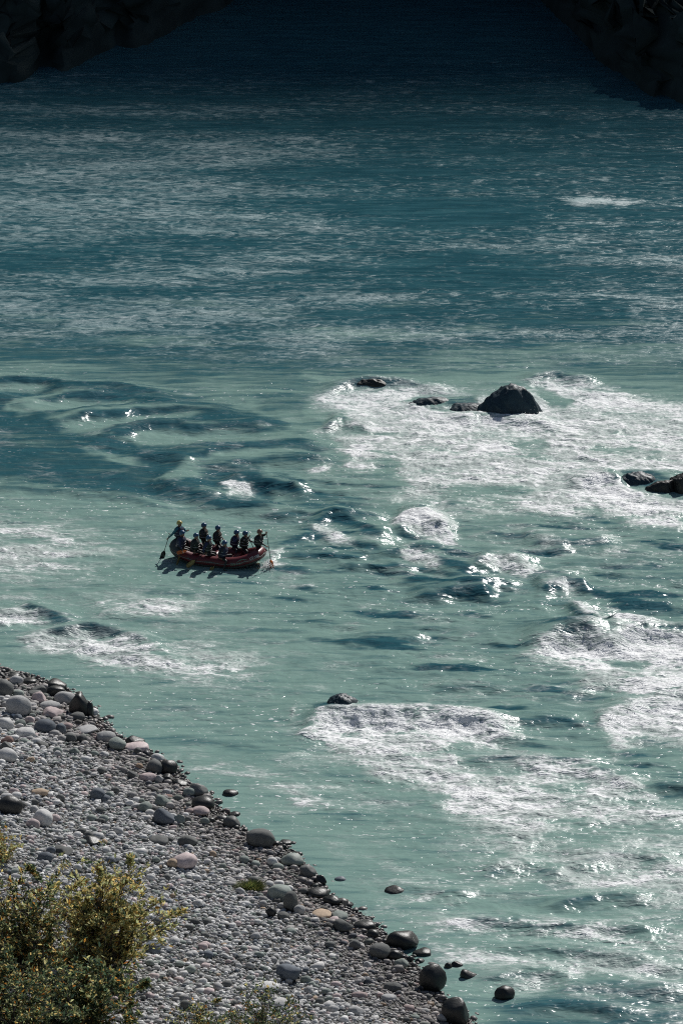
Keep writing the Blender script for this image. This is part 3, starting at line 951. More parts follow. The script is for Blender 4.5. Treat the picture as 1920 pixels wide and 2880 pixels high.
# clear deep water and painted wave shade: outline, softness m, amount
DEEP_AND_SHADE = [
    ([(-900, -600), (2500, -600), (2500, 862), (1568, 868), (1400, 852), (1200, 850), (1000, 866), (900, 862), (700, 880),
      (560, 872), (420, 885), (300, 872), (160, 862), (60, 845), (-100, 848), (-900, 850)], 5.0, 1.0),
    ([(-300, 892), (120, 882), (300, 890), (460, 905), (560, 930), (640, 960), (700, 1000), (640, 1030), (600, 1060),
      (620, 1110), (660, 1170), (560, 1178), (420, 1160), (250, 1145), (0, 1112), (-300, 1110)], .6, .78),
    ([(560, 890), (720, 900), (700, 960), (600, 950)], .8, .6),
    ([(640, 1100), (800, 1120), (920, 1160), (900, 1180), (780, 1190), (650, 1180)], 1.0, .55),
    ([(1140, 1428), (1250, 1420), (1370, 1442), (1385, 1466), (1300, 1475), (1210, 1452)], .5, .7),
    ([(1400, 1412), (1500, 1405), (1650, 1415), (1650, 1440), (1450, 1436)], .5, .5),
    ([(900, 1335), (1000, 1325), (1130, 1345), (1180, 1375), (1080, 1385), (960, 1370)], .5, .6),
    ([(780, 1460), (980, 1462), (960, 1475), (800, 1476)], .4, .5),
    ([(960, 1548), (1160, 1556), (1200, 1590), (1060, 1595), (980, 1570)], .5, .45),
    ([(1120, 1655), (1250, 1650), (1380, 1660), (1330, 1675), (1180, 1672)], .35, .6),
    ([(1470, 1808), (1568, 1805), (1700, 1815), (1700, 1835), (1560, 1832)], .4, .8),
    ([(1230, 1690), (1380, 1690), (1370, 1730), (1260, 1725)], .6, .3),
    ([(1150, 2260), (1300, 2240), (1700, 2250), (1750, 2450), (1120, 2450), (1090, 2330)], 1.2, .58),
    ([(640, 1245), (780, 1250), (880, 1290), (760, 1300), (650, 1280)], .6, .4),
    ([(710, 1625), (745, 1618), (800, 1622), (780, 1655), (730, 1652)], .3, .9),
    ([(1420, 1090), (1500, 1085), (1540, 1110), (1480, 1130)], .4, .8),
    ([(1010, 920), (1095, 915), (1100, 950), (1030, 945)], .3, .7),
]
# silty upwelling patches that break the clear water of the left tongue
SILT = [
    ([(-80, 868), (40, 864), (115, 876), (90, 892), (-80, 894)], .4, 1.0),
    ([(8, 938), (60, 914), (130, 905), (230, 910), (310, 922), (230, 930), (150, 938), (110, 952), (50, 950)], .25, 1.0),
    ([(110, 965), (220, 944), (330, 936), (470, 945), (430, 962), (280, 972), (220, 1000), (150, 985)], .35, .9),
    ([(270, 1000), (350, 985), (500, 985), (620, 990), (720, 985), (730, 1015), (580, 1022), (430, 1020), (320, 1015)], .35, 1.0),
    ([(430, 1055), (560, 1030), (750, 1022), (760, 1055), (640, 1055), (520, 1062)], .4, 1.0),
    ([(190, 1032), (240, 1035), (330, 1066), (290, 1064)], .25, .8),
    ([(360, 1105), (440, 1060), (480, 1075), (420, 1110)], .3, .9),
    ([(470, 1130), (560, 1120), (650, 1150), (560, 1155)], .3, .5),
    ([(-80, 1125), (60, 1128), (250, 1150), (400, 1165), (300, 1180), (-80, 1170)], .4, .8),
    ([(700, 862), (900, 872), (1100, 862), (1250, 852), (1200, 868), (1000, 885), (760, 884)], .4, .8),
]


def water_height_and_masks(X, Y):
    h = np.zeros(X.shape, np.float32)
    # wander every outline a little so no traced edge stays straight
    wx = X + 0.45 * fbm(X * .5, Y * .5, 4, .55, 31.0) + .12 * fbm(X * 2.2, Y * 2.2, 2, .5, 5.0)
    wy = Y + 0.8 * fbm(X * .5, Y * .5, 4, .55, 77.0) + .2 * fbm(X * 2.2, Y * 2.2, 2, .5, 15.0)
    cx = X + .35 * fbm(X * .3, Y * .3, 2, .5, 61.0)
    cy = Y + .8 * fbm(X * .3, Y * .25, 3, .5, 91.0)
    foam = np.zeros(X.shape, np.float32)
    thick = np.zeros(X.shape, np.float32)
    for pts, soft, amt, thk in FOAM:
        m = poly_mask(wx, wy, poly_world(pts), max(soft * 2.8, .8))
        foam = np.maximum(foam, m * amt)
        thick = np.maximum(thick, m * thk)
    for pts, soft, amt in FOAM_HOLES:
        m = poly_mask(wx, wy, poly_world(pts), soft)
        foam *= 1 - m * amt
        thick *= 1 - m * amt
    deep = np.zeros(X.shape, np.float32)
    for pts, soft, amt in DEEP_AND_SHADE:
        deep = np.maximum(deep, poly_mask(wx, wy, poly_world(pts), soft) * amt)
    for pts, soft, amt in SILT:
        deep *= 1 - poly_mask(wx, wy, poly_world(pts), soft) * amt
    far = poly_mask(wx, wy, poly_world(DEEP_AND_SHADE[0][0]), 5.5)
    # tongues of milky water drift out over the clear channel
    tg = fbm(X * .06, Y * .22, 4, .55, 33.0)
    reach = sstep(at(960, 640)[1], at(960, 1040)[1], Y) * far
    deep *= 1 - .5 * reach * sstep(.05, .35, tg + .25 * reach - .1)
    # drifting foam streaks of the far channel: more on the left and towards the rapids
    st = ridged(X * .035 + .01 * Y, Y * .11, 3, .5, 12.0)
    dens = np.clip(.30 + .5 * (st - .5) - .0008 * X + .05 * sstep(at(960, 760)[1], at(960, 1000)[1], Y), .05, .6)
    dens *= 1 - .55 * poly_mask(wx, wy, poly_world([(820, 270), (1500, 280), (1700, 430), (1250, 470), (950, 520), (760, 420)]), 9.0)
    foam = np.maximum(foam, far * dens * sstep(at(960, 60)[1], at(960, 420)[1], Y))
    # a little scattered foam everywhere else
    foam = np.maximum(foam, .27 * (1 - far) * sstep(.0, .4, fbm(X * .3, Y * .3, 3, .5, 8.0) + .15))
    # tears and thick crests inside the white water
    U0, V0 = X * math.cos(FLOW) + Y * math.sin(FLOW), -X * math.sin(FLOW) + Y * math.cos(FLOW)
    tear = fbm(U0 * .22, V0 * .5, 4, .55, 51.0)
    solid = sstep(.3, .6, foam) * (1 - far)
    foam = np.clip(foam + solid * .55 * tear * (1 - .3 * thick), 0, 1.05)
    cr = ridged(U0 * .4, V0 * .75, 4, .55, 71.0)
    thick = np.clip(thick + solid * .7 * sstep(.62, .9, cr), 0, 1.2)
    # dark streaks painted in as shade on the near faces of the chop
    midz = poly_mask(wx, wy, poly_world([(560, 1120), (760, 1010), (900, 1180), (1568, 1190), (1700, 1250), (1700, 1480), (1200, 1460), (1350, 1650), (1568, 1700), (1450, 1840), (1240, 1700), (1000, 1620), (760, 1480), (620, 1330)]), 3.0)
    c1 = fbm(U0 * .20, V0 * .85, 4, .55, 111.0)
    c2 = fbm(U0 * .20, (V0 + .35) * .85, 4, .55, 111.0)
    openw = (1 - far) * (1 - sstep(.3, .55, foam))
    deep = np.maximum(deep, openw * (.25 + .08 * midz + (.15 + .6 * midz) * sstep(.12, .4, c2)))
    swirl = poly_mask(wx, wy, poly_world(DEEP_AND_SHADE[1][0]), 3.0)
    h += .09 * np.maximum(swirl, midz) * openw * (ridged(U0 * .22, V0 * 1.1, 3, .5, 131.0) - .5)
    h += .22 * c1 * openw * (.3 + .7 * midz)
    # standing waves
    for pts, A, w in crest_list():
        P = poly_world(pts) * (1, 1)
        x0, y0 = P.min(0) - 4.5 * w
        x1, y1 = P.max(0) + 4.5 * w
        m = (cx > x0) & (cx < x1) & (cy > y0) & (cy < y1)
        if not m.any():
            continue
        d, sd = seg_dist(cx[m], cy[m], P, False)
        near = sd < 0
        if P[-1][0] < P[0][0]:
            near = ~near
        # fade out towards both ends
        L = P[-1] - P[0]
        t = ((cx[m] - P[0][0]) * L[0] + (cy[m] - P[0][1]) * L[1]) / (L @ L)
        endf = sstep(-.06, .2, t) * sstep(1.06, .8, t)
        ww = np.where(near, 1.05 * w, 1.5 * w)
        # shade of each standing wave's near face, painted as a dark strip
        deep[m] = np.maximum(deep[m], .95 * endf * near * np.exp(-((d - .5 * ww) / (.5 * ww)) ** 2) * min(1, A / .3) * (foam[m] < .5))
        h[m] += 1.0 * A * endf * (1 - .35 * np.clip(foam[m], 0, 1)) * (np.exp(-(d / ww) ** 2) - .35 * np.exp(-((d - 1.6 * ww) / ww) ** 2))
    calm = sstep(.15, .7, foam)
    shore_calm = sstep(.2, 4.0, np.clip(-shore_s(X, Y), 0, 50))
    a, b = math.cos(FLOW), math.sin(FLOW)
    U, Vv = X * a + Y * b, -X * b + Y * a
    chop = .075 * fbm(U * .45, Vv * .8, 3, .5, 21.0) + .04 * fbm(U * 1.2, Vv * 2.0, 3, .55, 44.0)
    h += chop * (.45 + .55 * shore_calm) * (1 - .35 * far)
    h += .05 * far * fbm(X * .16, Y * .55, 3, .5, 9.0)
    lump = .26 * (ridged(U * .42, Vv * .62, 4, .55, 3.0) - .45) + .07 * (ridged(U * 1.7, Vv * 2.1, 4, .6, 13.0) - .45)
    h += calm * lump * (.35 + .65 * np.clip(thick + foam - .3, 0, 1)) * (.3 + .7 * shore_calm) * (1 - .8 * far)
    h *= .25 + .75 * shore_calm
    # water piles up against the rocks and drops behind them
    for (px, py, rx, ry, A) in ((1165, 925, 2.4, 1.5, .25), (1030, 935, 1.9, 1.0, .34), (735, 1632, 1.9, 1.1, .22),
                                (1300, 1448, 2.8, 1.6, .42), (1490, 1098, 2.4, 1.1, .3), (850, 878, 1.6, .7, .25),
                                (1385, 1455, .9, .6, .3)):
        x, y = at(px * K, py * K)
        h += A * np.exp(-((X - x) / rx) ** 2 - ((Y - y) / ry) ** 2)
    return h, foam, deep, thick, far


def build_water():
    fine = np.arange(-1040, 1040 + STEP, STEP)
    side = np.geomspace(8, 2200, 42)
    cols = np.concatenate([-1040 - side[::-1], fine, 1040 + side])
    prow = np.arange(-70, 2960, STEP)
    near = 2960 + np.geomspace(6, 1500, 26)
    prow = np.concatenate([prow, near])
    ys = np.array([at(960, p)[1] for p in prow])
    farrow = ys[0] + np.geomspace(.4, 70, 24)[::-1]
    ys = np.concatenate([farrow, ys])
    # fan of columns: x grows with distance so the mesh is as fine as the view needs
    tz = np.array([at(960 + 1000, p)[0] / 1000 for p in prow])
    tz = np.concatenate([np.interp(farrow, ys[::-1][-5:], [tz[0]] * 5) * farrow / ys[24], tz])
    X = (cols[None, :] * tz[:, None])
    Y = np.repeat(ys[:, None], len(cols), 1)
    nr, nc = X.shape
    Xf, Yf = X.ravel(), Y.ravel()
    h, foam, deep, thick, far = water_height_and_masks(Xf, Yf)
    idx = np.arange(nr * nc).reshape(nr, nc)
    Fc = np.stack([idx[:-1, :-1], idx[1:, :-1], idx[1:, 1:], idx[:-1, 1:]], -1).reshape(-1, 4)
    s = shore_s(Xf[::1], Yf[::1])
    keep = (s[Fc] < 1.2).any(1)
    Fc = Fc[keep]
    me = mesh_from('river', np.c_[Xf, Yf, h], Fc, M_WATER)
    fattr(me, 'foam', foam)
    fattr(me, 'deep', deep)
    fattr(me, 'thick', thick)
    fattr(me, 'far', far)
    o = new_obj('river', me)
    tag(o, kind='structure')
    return Xf, Yf, h, foam, thick


WX, WY, WH, WF, WT = build_water()


def water_z(x, y):
    d = (WX - x) ** 2 + (WY - y) ** 2
    return float(WH[d.argmin()])


# wide river bed under everything, reaching past the view
bed = mesh_from('river_bed', [(-3000, -500, -3.2), (3000, -500, -3.2), (3000, 3000, -3.2), (-3000, 3000, -3.2)],
                [[0, 1, 2, 3]], M_BED)
tag(new_obj('river_bed', bed), kind='structure')

# ------------------------------------------------------------------ bank ground
def build_bank():
    xs = np.concatenate([np.linspace(-110, -23, 40), np.arange(-22, 12, .2), np.linspace(13, 60, 22)])
    ys = np.concatenate([np.linspace(26, 101, 40), np.arange(102, 166, .2), np.linspace(167, 200, 20)])
    X, Y = np.meshgrid(xs, ys)
    Xf, Yf = X.ravel(), Y.ravel()
    z = bank_z(Xf, Yf) + .03 * fbm(Xf * 3, Yf * 3, 3)
    s = shore_s(Xf, Yf)
    idx = np.arange(X.size).reshape(X.shape)
    Fc = np.stack([idx[:-1, :-1], idx[:-1, 1:], idx[1:, 1:], idx[1:, :-1]], -1).reshape(-1, 4)
    Fc = Fc[(s[Fc] > -9).any(1)]
    me = mesh_from('river_bank', np.c_[Xf, Yf, z], Fc, M_GRAVEL)
    tag(new_obj('river_bank', me), kind='structure')


build_bank()

# ------------------------------------------------------------------ the far side: shaded slope and an unseen ridge shaped to shade the far water
def build_hills():
    yl = at(0, 200 * K)[1]
    left = [(-400, at(0, 120)[1]), at(0, 228), at(170 * K, 222), at(240 * K, 180), at(350 * K, 120), at(520 * K, 40),
            at(640 * K, -60)]
    right = [at(1180 * K, -60), at(1300 * K, 60), at(1400 * K, 190), at(1568 * K, 290), (400, at(1920, 330)[1])]
    fx = np.array([p[0] for p in left + right])
    fy = np.array([p[1] for p in left + right])
    xs = np.concatenate([np.linspace(-1500, -42, 90), np.linspace(-40, 40, 160), np.linspace(42, 3200, 150)])
    v = np.concatenate([np.linspace(0, 12, 50), np.geomspace(12.5, 2300, 170)])
    X = np.repeat(xs[None], len(v), 0)
    foot = (np.interp(xs, fx, fy) + 13 * fbm(xs * .13, xs * 0 + .5, 5, .65, 3.0))[None]
    Y = foot + v[:, None]
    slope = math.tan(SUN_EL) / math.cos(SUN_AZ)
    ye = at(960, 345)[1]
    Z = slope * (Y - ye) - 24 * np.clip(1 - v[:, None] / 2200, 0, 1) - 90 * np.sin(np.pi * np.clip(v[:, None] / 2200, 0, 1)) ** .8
    bluff = np.minimum(v[:, None] * 1.3 - .6, 5.0 + 2.5 * fbm(X * .08, Y * .08, 3, .5, 41.0) + .02 * v[:, None])
    Z = np.maximum(np.minimum(Z, v[:, None] * 1.5 - .6), bluff)
    n = fbm(X * .05, Y * .05, 4, .55, 2.0)
    n2 = fbm(X * .6, Y * .6, 4, .6, 6.0)
    Z = Z + n * np.clip(v[:, None] / 40, 0, 1) * 4.5 + n2 * np.clip(v[:, None] / 3, 0.1, 1.2) * 2.4
    Z = Z + 3.5 * (ridged(X * .16, Y * .16, 4, .6, 14.0) - .5) * np.clip(v[:, None] / 4, 0, 1) * np.clip(1 - v[:, None] / 60, 0, 1)
    top = v[:, None] > 2000
    Z = np.where(top, Z + 26 * fbm(X * .012, Y * .0015, 6, .62, 4.0) + 2, Z)
    # broken rock near the water
    nearf = np.clip(v[:, None] / 2, 0, 1) * np.clip(1 - v[:, None] / 80, 0, 1)
    Y = Y + nearf * (5 * fbm(X * .22, Z * .22, 4, .6, 19.0) + 2.2 * ridged(X * .6, Z * .8, 3, .6, 23.0))
    X = X + nearf * 2.5 * fbm(Y * .3, Z * .3, 3, .6, 29.0)
    idx = np.arange(X.size).reshape(X.shape)
    Fc = np.stack([idx[:-1, :-1], idx[:-1, 1:], idx[1:, 1:], idx[1:, :-1]], -1).reshape(-1, 4)
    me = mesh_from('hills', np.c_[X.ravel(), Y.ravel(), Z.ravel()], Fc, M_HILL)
    tag(new_obj('hills', me), kind='structure')


build_hills()

# ------------------------------------------------------------------ boulders, cobbles and pebbles of the bank
TAKEN = []
for i, (px, py, w, h_, shp, tone, lab) in enumerate(BOULDERS):
    big = w >= 34
    o, t = make_boulder(px, py, w, h_, shp, tone, 100 + i, 'boulder' if big else 'cobble', lab,
                        'boulder' if big else 'stone', 'boulders and stones along the river bank')
    TAKEN.append(t)

# rocks out in the rapids
def river_rock(px, py, w, hgt, depth, shape, tone, seed, label, z0=-.25, yaw=0.0, taper=0.0):
    m = mpp(px, py)
    V, Fc = stone_shape(shape, seed, 5)
    V = V / np.abs(V).max(0)
    n = fbm(V[:, 0] * 4 + 3 * V[:, 2], V[:, 1] * 4 - 2 * V[:, 2], 4, .6, seed * 1.3)
    n2 = fbm(V[:, 0] * 11 + 7 * V[:, 2], V[:, 1] * 11 - 5 * V[:, 2], 3, .6, seed * 2.3)
    V = V * (1 + .12 * n + .035 * n2)[:, None]
    up = np.clip(V[:, 2], 0, 1)
    V[:, 0] = V[:, 0] * (1 - taper * up * (V[:, 0] < 0)) + .12 * taper * up
    V = V * (w / 2 * m, depth, hgt)
    if yaw:
        cy, sy = math.cos(yaw), math.sin(yaw)
        V = np.c_[V[:, 0] * cy - V[:, 1] * sy, V[:, 0] * sy + V[:, 1] * cy, V[:, 2]]
    x, y = at(px, py)
    me = mesh_from('river_rock', V, Fc, M_STONE)
    cattr(me, 'stone', np.repeat(np.array(TONE[tone])[None], len(V), 0))
    fattr(me, 'wet', np.full(len(V), .8))
    o = new_obj('river_rock', me, None, (x, y, z0))
    tag(o, label, 'rock', 'dark rocks standing in the rapids')


TONE['v'] = (0.016, 0.038, 0.05)
TONE['u'] = (0.02, 0.022, 0.02)
river_rock(1424, 1160, 206, 1.9, 1.35, 'r', 'v', 5, 'big rounded dark rock standing clear of the white rapids', -.3, 0, .3)
river_rock(1212, 1143, 150, .64, .8, 'o', 'v', 8, 'low dark ledge with water running over it, left of the big rounded rock', -.12)
river_rock(1320, 1156, 130, .52, .8, 'o', 'v', 18, 'low wet rock joining the big rounded rock on its left side', -.1)
river_rock(1045, 1085, 110, .45, .5, 'o', 'u', 9, 'thin dark rock edge behind the upper white water', -.05)
river_rock(1790, 1356, 120, .72, .8, 'o', 'v', 11, 'water-covered dark rock near the right edge of the rapids', -.2)
river_rock(1862, 1378, 110, .75, .7, 'a', 'u', 12, 'broken wet rock between the water-covered rock and the right edge', -.15)
river_rock(1922, 1376, 90, 1.2, .8, 'a', 'u', 14, 'black rock cut by the right edge of the photo', -.1)
river_rock(962, 2004, 104, .72, .6, 'o', 'v', 15, 'dark rock half drowned at the head of the lower white water', .1)
river_rock(1690, 1783, 70, .42, .5, 'o', 'v', 16, 'smooth rock just under the water above the right-hand white water', -.16)

rs = np.random.RandomState(11)
ZONES = (('by the waterline', lambda s, y: s < 1.6), ('of the upper bank', lambda s, y: y > 143),
         ('of the middle bank', lambda s, y: y > 131), ('of the lower bank', lambda s, y: True))
TNAME = dict(d='dark grey', g='mid grey', w='pale grey', e='green-grey', p='pinkish', k='wet black')
count = 0
tries = 0
while count < 150 and tries < 8000:
    tries += 1
    px, py = rs.uniform(0, 1300), rs.uniform(1900, 2875)
    p = on_bank(px, py)
    s = float(shore_s(np.array([p.x]), np.array([p.y]))[0])
    if s < .15 or s > 16:
        continue
    w = rs.uniform(17, 30)
    if any((p.x - t[0]) ** 2 + (p.y - t[1]) ** 2 < (t[2] + w * .006) ** 2 for t in TAKEN):
        continue
    tone = rs.choice(list('ddggwwepe')) if s > .9 else rs.choice(list('kkkd'))
    zn = [z for z, f in ZONES if f(s, p.y)][0]
    shp = rs.choice(list('oofra'))
    lab = TNAME[tone] + ' cobble lying among the small pebbles ' + zn
    o, t = make_boulder(px, py, w, w * rs.uniform(.55, .8), shp, tone, 900 + tries, 'cobble', lab, 'stone',
                        TNAME[tone] + ' cobbles ' + zn, 2)
    TAKEN.append(t)
    count += 1


def build_pebbles():
    r = np.random.RandomState(3)
    protos = []
    for k in range(14):
        V, Fc = stone_shape('oafaroaofa'[k % 10], 500 + k, 1)
        protos.append((V, Fc))
    Fc = protos[0][1]
    sp = .122
    xs = np.arange(-22, 10, sp)
    ys = np.arange(112, 164, sp)
    X, Y = np.meshgrid(xs, ys)
    X = (X + (np.arange(len(ys)) % 2)[:, None] * sp / 2 + r.uniform(-.5, .5, X.shape) * sp).ravel()
    Y = (Y + r.uniform(-.5, .5, Y.shape) * sp).ravel()
    # keep only what the view (with a margin) can see
    fx = X / (np.sqrt(Y * Y + H * H) * .0878)
    dep = H / Y
    m = (np.abs(fx) < 1.25) & (dep < .515)
    X, Y = X[m], Y[m]
    s = shore_s(X, Y)
    m = (s > -.5) & (s < 26)
    X, Y, s = X[m], Y[m], s[m]
    coarse = fbm(X * .35, Y * .35, 3, .5, 4.0)
    size = np.exp(r.normal(math.log(.069), .46, len(X))) * (1 + .45 * coarse)
    size *= 1 + .35 * sstep(136, 152, Y)
    size = np.clip(size, .035, .25)
    keep = r.rand(len(X)) < np.clip(1.25 * (.085 / size) ** 1.2, .25, 1)
    keep &= ~((s < 0) & (r.rand(len(X)) < .55))
    for (bx, by, br, bz) in TAKEN:
        keep &= ((X - bx) ** 2 + ((Y - by)) ** 2) > (br * .72) ** 2
    X, Y, s, size = X[keep], Y[keep], s[keep], size[keep]
    n = len(X)
    Z = bank_z(X, Y)
    nv = len(protos[0][0])
    VV = np.zeros((n, nv, 3), np.float32)
    pid = r.randint(0, len(protos), n)
    sx = size * r.uniform(.95, 1.5, n)
    sy = size * r.uniform(.75, 1.1, n)
    sz = size * r.uniform(.5, .85, n)
    yaw = r.normal(R(-25), .55, n)
    tilt = r.normal(.18, .22, n)
    for k, (V, _) in enumerate(protos):
        q = pid == k
        VV[q] = V[None]
    VV[..., 0] *= sx[:, None]
    VV[..., 1] *= sy[:, None]
    VV[..., 2] *= sz[:, None]
    ct, st_ = np.cos(tilt)[:, None], np.sin(tilt)[:, None]
    x, z = VV[..., 0] * ct - VV[..., 2] * st_, VV[..., 0] * st_ + VV[..., 2] * ct
    y = VV[..., 1].copy()
    cy, sy_ = np.cos(yaw)[:, None], np.sin(yaw)[:, None]
    VV[..., 0] = x * cy - y * sy_ + X[:, None]
    VV[..., 1] = x * sy_ + y * cy + Y[:, None]
    VV[..., 2] = z + (Z + sz * r.uniform(.15, .75, n))[:, None]
    pal = np.array([TONE['g'], TONE['w'], TONE['w'], TONE['g'], TONE['e'], TONE['d'], TONE['p'], TONE['b'], TONE['t'], TONE['g'], TONE['w']])
    pr = np.array([.2, .14, .12, .14, .1, .08, .045, .04, .012, .063, .06])
    ci = r.choice(len(pal), n, p=pr / pr.sum())
    col = pal[ci] * r.uniform(.8, 1.2, n)[:, None]
    # stones near the water are wet and dark, the band above them is stained darker
    wet = 1 - sstep(.3, 1.3, s + r.normal(0, .2, n))
    band = 1 - sstep(1.0, 4.5, s + r.normal(0, .35, n))
    col *= (1 - .72 * wet)[:, None] * (1 - .42 * band * (1 - wet))[:, None]
    tint = np.array([1.05, .98, .95])
    col *= 1 + (tint - 1) * band[:, None]
    idx = (np.arange(n)[:, None, None] * nv + Fc[None]).reshape(-1, 3)
    me = mesh_from('pebbles', VV.reshape(-1, 3), idx, M_STONE)
    cattr(me, 'stone', np.repeat(col, nv, 0))
    fattr(me, 'wet', np.repeat(wet, nv))
    tag(new_obj('pebbles', me), kind='stuff')
    print('pebbles', n)


build_pebbles()

# ------------------------------------------------------------------ spray thrown up along the breaking crests
def build_spray():
    r = np.random.RandomState(5)
    w = np.clip(WT - .55, 0, 1) * (WF > .6)
    w *= (np.abs(WX) < 30) & (WY < 230)
    w = w * (.2 + np.clip(WH, 0, .8))
    p = w / w.sum()
    pick = r.choice(len(WX), 3600, p=p)
    # bursts: droplets gather in little plumes
    V0, Fc = ico(1)
    n = len(pick)
    hgt = r.exponential(.09, n)
    pos = np.c_[WX[pick] + r.normal(0, .06, n), WY[pick] + r.normal(0, .06, n), WH[pick] + hgt]
    size = r.uniform(.006, .016, n) * (1 - .3 * np.clip(hgt, 0, 1))
    VV = pos[:, None, :] + V0[None] * size[:, None, None] * (1, 1, 1.5)
    idx = (np.arange(n)[:, None, None] * len(V0) + Fc[None]).reshape(-1, 3)
    me = mesh_from('spray', VV.reshape(-1, 3), idx, M_FOAM)
    tag(new_obj('spray', me), kind='stuff')


build_spray()

# ------------------------------------------------------------------ shrubs
LEAFPAL = dict(
    yellow=[(.60, .58, .25), (.67, .60, .29), (.55, .57, .28), (.70, .56, .21), (.46, .50, .26), (.68, .48, .19)],
    green=[(.06, .105, .06), (.09, .14, .07), (.12, .16, .08), (.07, .12, .08), (.2, .22, .09)],
    orange=[(.50, .20, .04), (.55, .27, .05)])


def leaves_mesh(name, pts, dirs, size, cols, parent, r):
    n = len(pts)
    # one leaf: a folded lance of six points
    base = np.array([(0, 0, 0), (.32, .20, .05), (.32, -.20, .05), (.70, .16, .03), (.70, -.16, .03), (1, 0, -.08), (.5, 0, -.02)])
    Fc = np.array([(0, 2, 6), (0, 6, 1), (1, 6, 3), (6, 2, 4), (3, 6, 5), (6, 4, 5)])
    d = dirs / np.linalg.norm(dirs, axis=1)[:, None]
    u = r.randn(n, 3)
    u -= d * (u * d).sum(1)[:, None]
    u /= np.linalg.norm(u, axis=1)[:, None]
    v = np.cross(d, u)
    V = pts[:, None, :] + size[:, None, None] * (base[None, :, 0:1] * d[:, None] + base[None, :, 1:2] * u[:, None] + base[None, :, 2:3] * v[:, None])
    idx = (np.arange(n)[:, None, None] * 7 + Fc[None]).reshape(-1, 3)
    me = mesh_from(name, V.reshape(-1, 3), idx, M_LEAF, smooth=False)
    cattr(me, 'leafcol', np.repeat(cols, 7, 0))
    return new_obj(name, me, parent)


def shrub(px, py, height, spread, nstem, nleaf, leaf, mix, label, seed, cat='shrub', lean=(0, 0), group=None, name='willow_shrub', rad=.022, base_spread=.8):
    r = np.random.RandomState(seed)
    g = on_bank(px, py)
    root = bpy.data.objects.new(name, None)
    link(root)
    root.location = g - Vector((0, 0, .05))
    tag(root, label, cat, group)
    mb = MB()
    tips = []
    for i in range(nstem):
        a = r.uniform(0, 2 * math.pi)
        b0 = r.rand() ** .5 * base_spread * spread * .4
        p = Vector((math.cos(a) * b0, math.sin(a) * b0, -.1))
        out = r.rand() ** .6 * spread
        top = Vector((math.cos(a) * out + lean[0], math.sin(a) * out * .9 + lean[1], height * r.uniform(.45, 1.06) * (1 - .38 * (out / spread) ** 2)))
        pts = []
        for k in range(7):
            t = k / 6
            q = p.lerp(top, t)
            q.x += math.cos(a) * spread * .12 * math.sin(t * math.pi) * (-1) + r.normal(0, .03 * height * t * .6)
            q.y += r.normal(0, .03 * height * t * .6)
            q.z = p.z + (top.z - p.z) * (1.25 * t - .25 * t * t)
            pts.append(q)
        mb.tube(pts, [rad * (1 - .8 * k / 6) for k in range(7)], 5)
        for k in range(1, 7):
            nb = 4 if k < 6 else 2
            for _ in range(nb):
                d = Vector((r.normal(0, 1), r.normal(0, 1), abs(r.normal(.75, .5)))).normalized()
                ln = height * r.uniform(.10, .22)
                e = pts[k] + d * ln
                mid = pts[k] + d * ln * .5 + Vector((0, 0, ln * .07))
                mb.tube([pts[k], mid, e], [rad * .35, rad * .26, rad * .14], 4, 0, False)
                tips.append((pts[k], mid, e))
    mb.build('branches', M_BARK, root)
    P, D = [], []
    nt = len(tips)
    wts = r.exponential(1.0, nt) ** 1.7
    sel = r.choice(nt, nleaf, p=wts / wts.sum())
    for i in range(nleaf):
        a, m, e = tips[sel[i]]
        t = r.rand() ** .6
        q = a.lerp(m, t * 2) if t < .5 else m.lerp(e, t * 2 - 1)
        dd = (e - a).normalized()
        P.append((q.x + r.normal(0, .035), q.y + r.normal(0, .035), q.z + r.normal(0, .035)))
        D.append((dd.x * .6 + r.normal(0, .6), dd.y * .6 + r.normal(0, .6), dd.z * .5 + r.normal(.1, .5)))
    P, D = np.array(P), np.array(D)
    keys = list(mix)
    pr = np.array([mix[k] for k in keys], float)
    which = r.choice(len(keys), nleaf, p=pr / pr.sum())
    cols = np.array([LEAFPAL[keys[k]][r.randint(len(LEAFPAL[keys[k]]))] for k in which]) * r.uniform(.75, 1.2, nleaf)[:, None]
    leaves_mesh('foliage', P, D, leaf * r.uniform(.6, 1.15, nleaf), cols, root, r)
    return root


YG = dict(yellow=.82, green=.16, orange=.02)
GR = dict(yellow=.22, green=.73, orange=.045)
shrub(285, 2735, 3.9, 2.4, 50, 11500, .20, YG, 'big yellow-green willow shrub on the pebbles, the tallest and brightest of the shrubs', 1, lean=(.1, .3), rad=.03)
shrub(75, 2740, 3.5, 2.2, 44, 8500, .19, dict(yellow=.45, green=.5, orange=.06), 'broad green and yellow shrub between the big willow and the left edge', 2, lean=(-.1, .1), rad=.028)
shrub(215, 2900, 2.4, 2.6, 64, 14000, .18, GR, 'dark green shrub with orange leaves filling the lower left corner', 3)
shrub(20, 2960, 3.6, 2.2, 44, 9500, .15, GR, 'dark shrub at the very bottom left, in the shade of the others', 7)
shrub(5, 2420, 1.5, .7, 16, 1000, .13, dict(yellow=.8, green=.15, orange=.08), 'small yellow sprig cut by the left edge, under the big black boulder', 4, name='shrub_sprig', rad=.014)
shrub(740, 2960, 2.3, 1.9, 40, 2600, .13, dict(yellow=.2, green=.76, orange=.05), 'thin twiggy shrub with few leaves in the middle of the bottom edge', 5, name='twiggy_shrub', rad=.012)
shrub(545, 2930, 1.5, 1.2, 18, 1500, .13, dict(yellow=.3, green=.62, orange=.1), 'low leafy shrub between the dark corner shrub and the twiggy one', 6, name='low_shrub', rad=.012)


